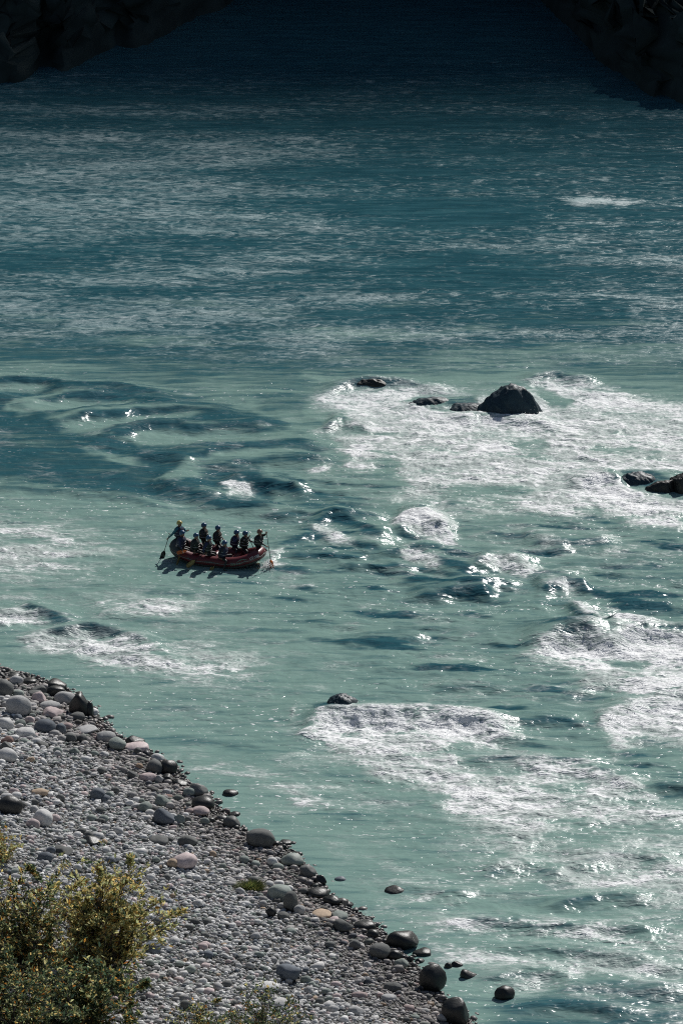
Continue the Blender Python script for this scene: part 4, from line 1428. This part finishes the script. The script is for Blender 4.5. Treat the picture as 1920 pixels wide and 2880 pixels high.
def grass_tuft():
    r = np.random.RandomState(9)
    g = on_bank(704, 2502)
    n = 900
    V, Fc, C = [], [], []
    for i in range(n):
        a = r.uniform(0, 2 * math.pi)
        rr = r.rand() ** .6
        bx, by = math.cos(a) * rr * .42, math.sin(a) * rr * .26
        ln = r.uniform(.18, .36) * (1 - .3 * rr)
        dx, dy = math.cos(a) * rr * .22 + r.normal(0, .06), math.sin(a) * rr * .22 + r.normal(0, .06)
        w = .012
        px_, py_ = -math.sin(a) * w, math.cos(a) * w
        b = len(V)
        V += [(bx - px_, by - py_, -.05), (bx + px_, by + py_, -.05), (bx + dx * .5 + px_, by + dy * .5 + py_, ln * .65),
              (bx + dx * .5 - px_, by + dy * .5 - py_, ln * .65), (bx + dx * 1.3, by + dy * 1.3, ln)]
        Fc += [[b, b + 1, b + 2, b + 3], [b + 3, b + 2, b + 4]]
        c = np.array([(.09, .13, .04), (.14, .17, .05), (.26, .25, .08)][r.choice(3, p=[.5, .3, .2])])
        C += [c] * 5
    me = mesh_from('grass_tuft', np.array(V), Fc, M_LEAF, False)
    cattr(me, 'leafcol', np.array(C))
    tag(new_obj('grass_tuft', me, None, g), 'low green and yellow grass tuft among the pebbles beside the layered slab', 'grass tuft')


grass_tuft()

# ------------------------------------------------------------------ the raft
RAFT_YAW = R(-20)
rx_, ry_ = at(613, 1579)
RAFT_Z = water_z(rx_, ry_) * .5 - .06
RM = Matrix.Translation((rx_, ry_, RAFT_Z)) @ Matrix.Rotation(RAFT_YAW, 4, 'Z')
M_RED = simple('red_raft_rubber', (.115, .016, .02), .42, .25, 3.0, .5, .15)
M_DARKRUB = simple('dark_grey_rubber', (.055, .065, .06), .55, .3, 6.0, .5, .2)
M_FLOOR = simple('grey_raft_floor', (.12, .125, .125), .6, .2, 5.0)
M_WHITE = simple('white_lettering', (.75, .75, .74), .6, .05, 5.0)
M_OLIVE = simple('faded_green_lettering', (.16, .24, .17), .6, .15, 8.0)
M_ROPE = simple('grey_rope', (.3, .3, .28), .8, .2, 30.0)
RA, RB, RT = 2.03, .74, .27          # half length and half width of the tube's centre line, tube radius


def ring(u):
    """centre line of the main tube, u in 0..1 from the bow, counter-clockwise"""
    t = 2 * math.pi * u
    c, s = math.cos(t), math.sin(t)
    e = 2 / 3.0
    x = RA * math.copysign(abs(c) ** e, c)
    y = RB * math.copysign(abs(s) ** (2 / 3.4), s)
    z = RT + .40 * abs(x / RA) ** 3.2
    return Vector((x, y, z))


def ring_frame(u):
    p = ring(u)
    d = (ring(u + .002) - ring(u - .002)).normalized()
    out = Vector((d.y, -d.x, 0)).normalized()
    up = out.cross(d) if out.cross(d).z > 0 else -out.cross(d)
    return p, out, up.normalized()


def ring_point(u, phi, rad):
    p, out, up = ring_frame(u)
    return p + (out * math.cos(phi) + up * math.sin(phi)) * rad


def place_child(o, parent):
    o.parent = parent


raft = bpy.data.objects.new('inflatable_raft', None)
link(raft)
raft.matrix_world = RM
tag(raft, 'red inflatable raft full of paddlers floating in the green river', 'raft')


def ring_sweep(name, u0, u1, n, rad, m, closed, phis=(0, 2 * math.pi), nph=18):
    V, Fc = [], []
    full = abs(phis[1] - phis[0]) > 6.2
    for i in range(n if closed else n + 1):
        u = u0 + (u1 - u0) * i / n
        for k in range(nph if full else nph + 1):
            V.append(ring_point(u, phis[0] + (phis[1] - phis[0]) * k / nph, rad))
    w = nph if full else nph + 1
    rows = n if closed else n + 1
    for i in range(n):
        a, b = i, (i + 1) % rows
        for k in range(nph):
            k2 = (k + 1) % w
            Fc.append([a * w + k, b * w + k, b * w + k2, a * w + k2])
    return new_obj(name, mesh_from(name, np.array(V), Fc, m), raft)


tube_o = ring_sweep('main_tube', 0, 1, 120, RT, M_RED, True)
ring_sweep('stern_cover', .36, .63, 30, RT + .006, M_DARKRUB, False, (-1.9, 1.9), 16)
ring_sweep('rubbing_strake', 0, 1, 120, RT + .012, M_DARKRUB, True, (-.75, -.35), 3)
for x in (-1.05, -.05, .95):
    mb = MB()
    pts = [Vector((x, y, .34)) for y in np.linspace(-.62, .62, 9)]
    mb.tube(pts, [.16, .185, .19, .19, .19, .19, .19, .185, .16], 16)
    mb.build('thwart', M_RED, raft)
mb = MB()
fl = []
for k in range(48):
    q = ring(k / 48)
    fl.append((q.x * .93, q.y * .82, .16 + .28 * abs(q.x / RA) ** 3.2))
mb.add(fl + [(v[0], v[1], v[2] - .1) for v in fl], [list(range(48))] + [[k, k + 48, (k + 1) % 48 + 48, (k + 1) % 48] for k in range(48)])
mb.build('floor', M_FLOOR, raft, False)
mb = MB()
sag = []
for k in range(161):
    u = k / 160
    sag.append(ring_point(u, .22 - .12 * abs(math.sin(k * math.pi / 10)), RT + .02))
mb.tube(sag, .011, 5)
mb.build('grab_line', M_ROPE, raft)
for k in range(16):
    mb = MB()
    u = k / 16
    c = [ring_point(u + .004 * math.cos(t) * 2, .22 + .16 * math.sin(t), RT + .008) for t in np.linspace(0, 2 * math.pi, 12, endpoint=False)]
    mb.add(c, [list(range(12))])
    mb.build('rope_patch', M_DARKRUB, raft)


def tube_text(body, u0, phi0, height, m, name, uscale=1.0):
    """lettering laid on the tube's outer face on the camera side"""
    cu = bpy.data.curves.new(name, 'FONT')
    cu.body = body
    cu.size = 1.0
    cu.resolution_u = 2
    tmp = bpy.data.objects.new(name, cu)
    COL.objects.link(tmp)
    dg = bpy.context.evaluated_depsgraph_get()
    me = bpy.data.meshes.new_from_object(tmp.evaluated_get(dg))
    bpy.data.objects.remove(tmp)
    per = 2 * (RA + RB) * 1.72
    for v in me.vertices:
        u = u0 + v.co.x * height * uscale / per
        phi = phi0 + v.co.y * height / RT
        v.co = ring_point(u, phi, RT + .009)
    me.materials.clear()
    me.materials.append(m)
    return new_obj(name, me, raft)


# camera side is y < 0: u runs 0.5 (stern) -> 1.0 (bow)
tube_text('UT-Y88', .905, .18, .17, M_WHITE, 'bow_number')


def tube_patch(name, shape, u0, phi0, su, sp, m):
    per = 2 * (RA + RB) * 1.72
    V = [ring_point(u0 + x * su / per, phi0 + y * sp / RT, RT + .009) for x, y in shape]
    mb = MB()
    n = len(V) // 2
    mb.add(V, [[i, i + 1, 2 * n - 2 - i, 2 * n - 1 - i] for i in range(n - 1)])
    return mb.build(name, m, raft)


def swoosh(l, w0):
    a = [(l * i / 14, .12 * math.sin(i / 14 * math.pi) + w0 * math.sin(i / 14 * math.pi) ** .6) for i in range(15)]
    b = [(l * i / 14, .12 * math.sin(i / 14 * math.pi) - w0 * .4 * math.sin(i / 14 * math.pi) ** .6) for i in range(15)][::-1]
    return a + b


tube_patch('tube_emblem', swoosh(.62, .035), .83, .25, 1.0, .8, M_OLIVE)
for k in range(7):
    tube_patch('emblem_mark', [(0, 0), (.02, .07), (.05, .08 + .02 * (k % 2)), (.055, .05), (.035, .01), (.03, -.01)], .806 + k * .0078, -.13 + .012 * k, 1.2, 1.0, M_OLIVE)

# ------------------------------------------------------------------ people
M_NEO = simple('black_wetsuit', (.016, .02, .02), .6, .3, 20.0)
M_SKIN = simple('skin', (.32, .19, .13), .5, .1, 12.0)
M_TEAL = simple('teal_jacket', (.03, .16, .20), .6, .25, 10.0)
M_NAVY = simple('navy_jacket', (.016, .024, .07), .6, .25, 10.0)
M_VEST = simple('dark_green_vest', (.018, .028, .022), .7, .3, 10.0)
M_VESTB = simple('dark_blue_vest', (.016, .022, .055), .7, .3, 10.0)
M_HBLUE = simple('blue_helmet', (.03, .085, .16), .35, .1, 6.0)
M_HYEL = simple('yellow_helmet', (.44, .36, .10), .35, .1, 6.0)
M_HBRN = simple('brown_helmet', (.20, .11, .08), .35, .15, 6.0)
M_STRAP = simple('pale_strap', (.45, .45, .43), .7, .1, 10.0)
M_EYE = simple('dark_eye', (.01, .01, .01), .2, .0, 10.0)
M_ORANGE = simple('orange_paddle_plastic', (.65, .17, .03), .4, .1, 5.0)
M_YELLOWP = simple('dull_yellow_paddle_plastic', (.36, .27, .10), .45, .15, 5.0)
M_SHAFT = simple('dark_paddle_shaft', (.03, .032, .03), .4, .1, 5.0)


def ik(a, c, l1, l2, pole):
    d = c - a
    L = min(d.length, (l1 + l2) * .985)
    dn = d.normalized()
    c2 = a + dn * L
    x = (l1 * l1 - l2 * l2 + L * L) / (2 * L)
    hgt = math.sqrt(max(l1 * l1 - x * x, 1e-6))
    pp = pole - dn * pole.dot(dn)
    if pp.length < 1e-4:
        pp = dn.orthogonal()
    return a + dn * x + pp.normalized() * hgt, c2


def person(label, seat, face, lean, hands, feet, jacket, vest, helmet, turn=0.0, up=0.0, group='paddlers on the raft'):
    """seat etc. in raft coordinates. face: heading angle, lean: forward tilt, hands: right, left targets"""
    seat = Vector(seat)
    f = Vector((math.cos(face), math.sin(face), 0))
    rt = Vector((f.y, -f.x, 0))
    upv = (Vector((0, 0, 1)) * math.cos(lean) + f * math.sin(lean)).normalized()
    fw = (f * math.cos(lean) - Vector((0, 0, 1)) * math.sin(lean)).normalized()
    hf = (f * math.cos(turn) + rt * math.sin(turn)).normalized()
    hr = Vector((hf.y, -hf.x, 0))
    pel = seat + Vector((0, 0, .10))
    J, E, Rd = [], [], []

    def j(p, r, parent=None):
        J.append(p.copy())
        Rd.append(r if isinstance(r, tuple) else (r, r))
        if parent is not None:
            E.append((parent, len(J) - 1))
        return len(J) - 1
    a0 = j(pel, (.15, .13))
    a1 = j(pel + upv * .18, (.14, .115), a0)
    a2 = j(pel + upv * .36, (.16, .125), a1)
    a3 = j(pel + upv * .47, (.13, .10), a2)
    nk = j(pel + upv * .55 + fw * .01, .055, a3)
    hc = pel + upv * .55 + Vector((0, 0, .13)) + hf * .03
    sk = j(hc - Vector((0, 0, .07)) - hf * .005, (.07, .08), nk)
    s2 = j(hc + Vector((0, 0, .02)), (.088, .098), sk)
    j(hc + Vector((0, 0, .085)), (.06, .07), s2)
    j(hc + hf * .085 - Vector((0, 0, .085)), .035, sk)       # chin
    j(hc + hf * .125 - Vector((0, 0, .02)), .014, s2)        # nose
    for sgn in (1, -1):
        j(hc + hr * sgn * .098 - Vector((0, 0, .01)), .017, s2)   # ears
    ends = []
    for sgn, hd in ((1, hands[0]), (-1, hands[1])):
        sh = pel + upv * .46 + rt * sgn * .235
        hd = Vector(hd)
        pole = rt * sgn * .7 - Vector((0, 0, 1)) * .7 - fw * .3
        el, wr = ik(sh, hd, .29, .26, pole)
        i1 = j(sh, .075, a3)
        i2 = j(sh.lerp(el, .5), .065, i1)
        i3 = j(el, .054, i2)
        i4 = j(wr, .03, i3)
        dr = (wr - el).normalized()
        side = dr.cross(Vector((0, 0, 1)))
        side = side.normalized() if side.length > .1 else rt
        pn = dr.cross(side).normalized()
        i5 = j(wr + dr * .06, (.04, .022), i4)
        for kf, (ln, off) in enumerate(((.062, .034), (.072, .012), (.066, -.011), (.052, -.032))):
            b = wr + dr * .095 + side * off
            i6 = j(b, .0095, i5)
            i7 = j(b + dr * ln * .45 - pn * ln * .35, .009, i6)
            j(b + dr * ln * .3 - pn * ln * .95, .008, i7)
        i6 = j(wr + dr * .045 + side * .05 - pn * .01, .011, i5)
        j(wr + dr * .075 + side * .055 - pn * .05, .009, i6)
        ends.append((wr, dr))
    for sgn, ft in ((1, feet[0]), (-1, feet[1])):
        hip = pel + rt * sgn * .095 - Vector((0, 0, .02))
        ft = Vector(ft)
        kn, an = ik(hip, ft, .43, .42, f * .6 + Vector((0, 0, 1)))
        i1 = j(hip, .095, a0)
        i2 = j(hip.lerp(kn, .55), .078, i1)
        i3 = j(kn, .058, i2)
        i4 = j(kn.lerp(an, .35), .055, i3)
        i5 = j(an, .04, i4)
        i6 = j(an + f * .10 - Vector((0, 0, .05)), .04, i5)
        j(an + f * .20 - Vector((0, 0, .06)), .028, i6)
    J2 = [tuple(p - seat) for p in J]
    me = bpy.data.meshes.new('body_frame')
    me.from_pydata(J2, E, [])
    tmp = bpy.data.objects.new('body_frame', me)
    COL.objects.link(tmp)
    md = tmp.modifiers.new('skin', 'SKIN')
    md.use_smooth_shade = True
    for i, sv in enumerate(me.skin_vertices[0].data):
        sv.radius = Rd[i]
        sv.use_root = (i == 0)
    ss = tmp.modifiers.new('sub', 'SUBSURF')
    ss.levels = 1
    ss.render_levels = 1
    dg = bpy.context.evaluated_depsgraph_get()
    dg.update()
    body = bpy.data.meshes.new_from_object(tmp.evaluated_get(dg))
    bpy.data.objects.remove(tmp)
    body.name = 'person'
    body.materials.clear()
    for m in (M_NEO, M_SKIN, jacket):
        body.materials.append(m)
    hcl = hc - seat
    for p in body.polygons:
        c = Vector(p.center)
        mi = 0
        if (c - hcl).length < .155 or (c - (nk_ := J[nk] - seat)).length < .06:
            mi = 1
        elif any((c - (w - seat) - d * .08).length < .11 and (c - (w - seat)).dot(d) > -.005 for w, d in ends):
            mi = 1
        elif (c - (pel - seat)).dot(upv) > .08:
            mi = 2
        p.material_index = mi
        p.use_smooth = True
    o = bpy.data.objects.new('person', body)
    link(o)
    o.matrix_world = RM @ Matrix.Translation(seat)
    tag(o, label, 'person', group)
    # buoyancy vest
    mb = MB()
    V, Fc = [], []
    prof = [(.07, .20, .16), (.11, .23, .19), (.24, .235, .195), (.36, .255, .2), (.45, .25, .175), (.52, .17, .12)]
    for (hh, ra, rb) in prof:
        for k in range(18):
            t = 2 * math.pi * k / 18
            ca, sa = math.cos(t), math.sin(t)
            V.append(pel - seat + upv * hh + rt * ra * math.copysign(abs(ca) ** .8, ca) + fw * rb * math.copysign(abs(sa) ** .8, sa))
    for i in range(len(prof) - 1):
        for k in range(18):
            Fc.append([i * 18 + k, i * 18 + (k + 1) % 18, (i + 1) * 18 + (k + 1) % 18, (i + 1) * 18 + k])
    mb.add(V, Fc)
    for sgn in (1, -1):
        mb.tube([pel - seat + upv * .46 + fw * .11 + rt * sgn * .10, pel - seat + upv * .545 + rt * sgn * .11, pel - seat + upv * .46 - fw * .10 + rt * sgn * .10], .035, 8)
    vo = mb.build('life_vest', vest, o)
    mb = MB()
    for hh in (.2, .33):
        pts = [pel - seat + upv * hh + rt * .25 * math.cos(t) + fw * .205 * math.sin(t) for t in np.linspace(0, 2 * math.pi, 19)]
        mb.tube(pts, .012, 5, 0, False)
    mb.build('buckle_strap', M_STRAP, vo)
    # helmet: a shell that covers the skull, ears and back of the head
    V, Fc = [], []
    hcx = hcl + Vector((0, 0, .03))
    nr_, ns_ = 9, 24
    for i in range(nr_):
        for k in range(ns_):
            t = 2 * math.pi * k / ns_
            front = max(0, math.cos(t))
            low = R(112) - R(34) * front
            th = low * i / (nr_ - 1)
            rr = math.sin(th)
            sc_ = .132 + (.008 if i == nr_ - 1 else 0)
            V.append(hcx + hf * math.cos(t) * rr * (sc_ + .016) + hr * math.sin(t) * rr * sc_ + Vector((0, 0, math.cos(th) * .135)))
    for i in range(nr_ - 1):
        for k in range(ns_):
            Fc.append([i * ns_ + k, (i + 1) * ns_ + k, (i + 1) * ns_ + (k + 1) % ns_, i * ns_ + (k + 1) % ns_])
    mb = MB()
    mb.add(V, Fc)
    ho = mb.build('helmet', helmet, o)
    mb = MB()
    mb.tube([hcl + hr * .105, hcl + hr * .075 + hf * .06 - Vector((0, 0, .12)), hcl - hr * .075 + hf * .06 - Vector((0, 0, .12)), hcl - hr * .105], .008, 5)
    mb.build('chin_strap', M_NEO, ho)
    for sgn in (1, -1):
        mb = MB()
        V0, F0_ = ico(1)
        mb.add([Vector(v) * .013 + hcl + hf * .098 + hr * sgn * .035 for v in V0], F0_.tolist())
        mb.build('eye', M_EYE, o)
    return o


def paddle(label, top, tip, bm, face, group='paddles held by the people on the raft'):
    """T-grip at top, blade at tip; face: direction the blade's flat side looks"""
    top, tip = Vector(top), Vector(tip)
    d = (tip - top).normalized()
    fc = Vector(face)
    fc = (fc - d * fc.dot(d)).normalized()
    sd = d.cross(fc)
    root = bpy.data.objects.new('paddle', None)
    link(root)
    root.matrix_world = RM @ Matrix.Translation(top)
    tag(root, label, 'paddle', group)
    L = (tip - top).length
    mb = MB()
    mb.tube([Vector((0, 0, 0)), d * (L - .40)], .016, 8)
    mb.build('shaft', M_SHAFT, root)
    mb = MB()
    mb.tube([sd * -.055, sd * .055], .017, 8)
    mb.build('grip', M_SHAFT, root)
    V = []
    N = 12
    for side in (1, -1):
        for i in range(N):
            t = i / (N - 1)
            w = .105 * min(1, .17 + 3.2 * t) * (1 - .35 * max(0, t - .85) / .15) if t < .999 else .06
            cth = .014 * (1 - t) + .004
            for q in (-1, 0, 1):
                V.append(d * (L - .48 + .48 * t) + sd * w * q + fc * (side * cth * (1 if q == 0 else .35) + .012 * math.sin(t * 3)))
    Fc = []
    for s_ in (0, 1):
        b = s_ * N * 3
        for i in range(N - 1):
            for q in range(2):
                a = b + i * 3 + q
                Fc.append([a, a + 1, a + 4, a + 3])
    nb = N * 3
    for i in range(N - 1):
        Fc.append([i * 3, i * 3 + 3, nb + i * 3 + 3, nb + i * 3])
        Fc.append([i * 3 + 2, i * 3 + 5, nb + i * 3 + 5, nb + i * 3 + 2])
    Fc.append([(N - 1) * 3, (N - 1) * 3 + 1, nb + (N - 1) * 3 + 1, nb + (N - 1) * 3])
    Fc.append([(N - 1) * 3 + 1, (N - 1) * 3 + 2, nb + (N - 1) * 3 + 2, nb + (N - 1) * 3 + 1])
    mb = MB()
    mb.add(V, Fc)
    mb.build('blade', bm, root)
    return root


def on_tube(x, side, lift=0.0):
    y = side * RB * (1 - abs(x / RA) ** 3) ** (1 / 3.4)
    z = RT + .40 * abs(x / RA) ** 3.2 + RT - .05
    return Vector((x, y, z + lift))


def crew(x, side, lean, jacket, vest, label, turn, grip, low, tip, pcol, plabel, pface=(1, 0, 0), face=0.0, lift=0.0, outleg=False, helmet=None):
    s = on_tube(x, side, lift)
    grip, low, tip = Vector(grip), Vector(low), Vector(tip)
    y_in = side * .25
    f1 = Vector((x + .42, y_in + .10 * side, .22))
    f2 = Vector((x + .30, y_in - .12 * side, .22))
    if outleg:
        f1 = Vector((x + .25, side * 1.17, .12))
    if side < 0:     # outer hand is the right one
        hands, feet = (low, grip), (f1, f2)
    else:
        hands, feet = (grip, low), (f2, f1)
    person(label, s, face, lean, hands, feet, jacket, vest, helmet or M_HBLUE, turn)
    paddle(plabel, grip, tip, pcol, pface)


def pd(x, side, gx, gz, lx, lz, tx, tz, gy=.45, ly=1.02, ty=1.25):
    return (x + gx, side * gy, gz), (x + lx, side * ly, lz), (x + tx, side * ty, tz)

# camera side, stern to bow
g_, l_, t_ = pd(-1.60, -1, .15, 1.12, .25, .72, .05, .10)
crew(-1.60, -1, .10, M_NAVY, M_VESTB, 'paddler in navy nearest the stern on the camera side, beside the guide', .1, g_, l_, t_, M_YELLOWP,
     'paddle dipped by the navy paddler nearest the stern', lift=-.03)
g_, l_, t_ = pd(-0.87, -1, .30, .88, .05, .72, -.72, .62, .42, .95, 1.12)
crew(-0.87, -1, .12, M_NEO, M_VEST, 'paddler in a dark vest second from the stern on the camera side, orange blade beside', .3, g_, l_, t_, M_ORANGE,
     'orange bladed paddle held level along the camera side of the raft', (0, -.6, .8), lift=.13)
g_, l_, t_ = pd(-0.26, -1, .28, .98, .0, .75, -.78, .08, .42, 1.0, 1.28)
crew(-0.26, -1, .18, M_NAVY, M_VEST, 'paddler with pale straps third from the stern on the camera side', .35, g_, l_, t_, M_YELLOWP,
     'dull yellow paddle hanging point down over the camera side', (.3, -.9, 0), lift=.12)
g_, l_, t_ = pd(0.50, -1, .25, .92, .0, .62, -.45, -.12, .45, 1.05, 1.42)
crew(0.50, -1, .22, M_NEO, M_VESTB, 'paddler lowest in the raft on the camera side with one leg over the tube', .3, g_, l_, t_, M_YELLOWP,
     'paddle reaching back into the water from the lowest paddler', (.8, -.5, 0), outleg=True, lift=-.04)
# far side, stern to bow
g_, l_, t_ = pd(-1.00, 1, .22, 1.25, .2, .8, .2, -.1)
crew(-1.00, 1, .02, M_NEO, M_VEST, 'tallest blue-helmeted paddler on the far side, sitting very upright', .2, g_, l_, t_, M_YELLOWP,
     'paddle of the tallest far side paddler, mostly hidden', lift=.14)
g_, l_, t_ = pd(-0.33, 1, .22, 1.15, .2, .8, .2, -.1)
crew(-0.33, 1, .05, M_NEO, M_VEST, 'upright far side paddler in a dark green vest, right of the tallest one', .1, g_, l_, t_, M_YELLOWP,
     'paddle of the far side paddler in the dark green vest', lift=.12)
g_, l_, t_ = pd(0.50, 1, .3, 1.15, .28, .75, .3, -.1)
crew(0.50, 1, .24, M_NAVY, M_VESTB, 'far side paddler in navy leaning forward, left of a pair', .25, g_, l_, t_, M_YELLOWP,
     'paddle of the navy far side paddler', lift=.02)
g_, l_, t_ = pd(1.02, 1, .38, 1.28, .42, .85, .62, -.02, .35, .95, 1.05)
crew(1.02, 1, .10, M_NEO, M_VEST, 'far side paddler in black next to the bow paddler', .1, g_, l_, t_, M_YELLOWP,
     'dark paddle held upright between the last two paddlers at the bow', lift=-.02)
# bow paddler and guide
bs = on_tube(1.9, .35, .03)
bs.y = .25
person('bow paddler in black with a brown helmet, reaching a paddle into the splash', bs, R(-6), .14,
       ((2.50, -.02, 1.02), (2.40, .10, 1.66)), ((1.95, -.1, .45), (1.9, .45, .45)), M_NEO, M_NEO, M_HBRN, .35)
paddle('bow paddle with an orange blade striking the water at the right', (2.38, .09, 1.74), (2.74, -.12, .0), M_ORANGE, (.8, -.6, 0))
gs = Vector((-2.0, .12, .86))
person('guide in a teal jacket and yellow helmet sitting highest at the stern', gs, R(-10), .06,
       ((-2.38, -.28, .98), (-1.62, .28, 1.28)), ((-1.62, -.12, .36), (-1.6, .30, .36)), M_TEAL, M_VESTB, M_HYEL, .3)
paddle('long dark steering paddle of the guide trailing at the stern', (-2.30, -.24, 1.22), (-2.66, -.42, -.05), M_SHAFT, (.4, -.9, 0))

# splash at the bow paddle and wash along the hull
def raft_splash():
    r = np.random.RandomState(21)
    V0, Fc = ico(1)
    P = []
    for i in range(520):
        t = r.rand()
        if i < 340:
            q = Vector((2.5 + r.normal(.06, .16), -.1 + r.normal(0, .16), abs(r.normal(0, .22))))
        elif i < 430:
            q = Vector((2.32 + r.normal(0, .08), r.uniform(-.5, .2), abs(r.normal(0, .1))))
        else:
            q = Vector((-2.25 + r.normal(0, .14), -.75 + r.normal(0, .12), abs(r.normal(0, .05))))
        P.append(RM @ q)
    P = np.array([tuple(p) for p in P])
    size = r.uniform(.008, .03, len(P))
    VV = P[:, None, :] + V0[None] * size[:, None, None]
    idx = (np.arange(len(P))[:, None, None] * len(V0) + Fc[None]).reshape(-1, 3)
    tag(new_obj('paddle_splash', mesh_from('paddle_splash', VV.reshape(-1, 3), idx, M_FOAM)), kind='stuff')


raft_splash()
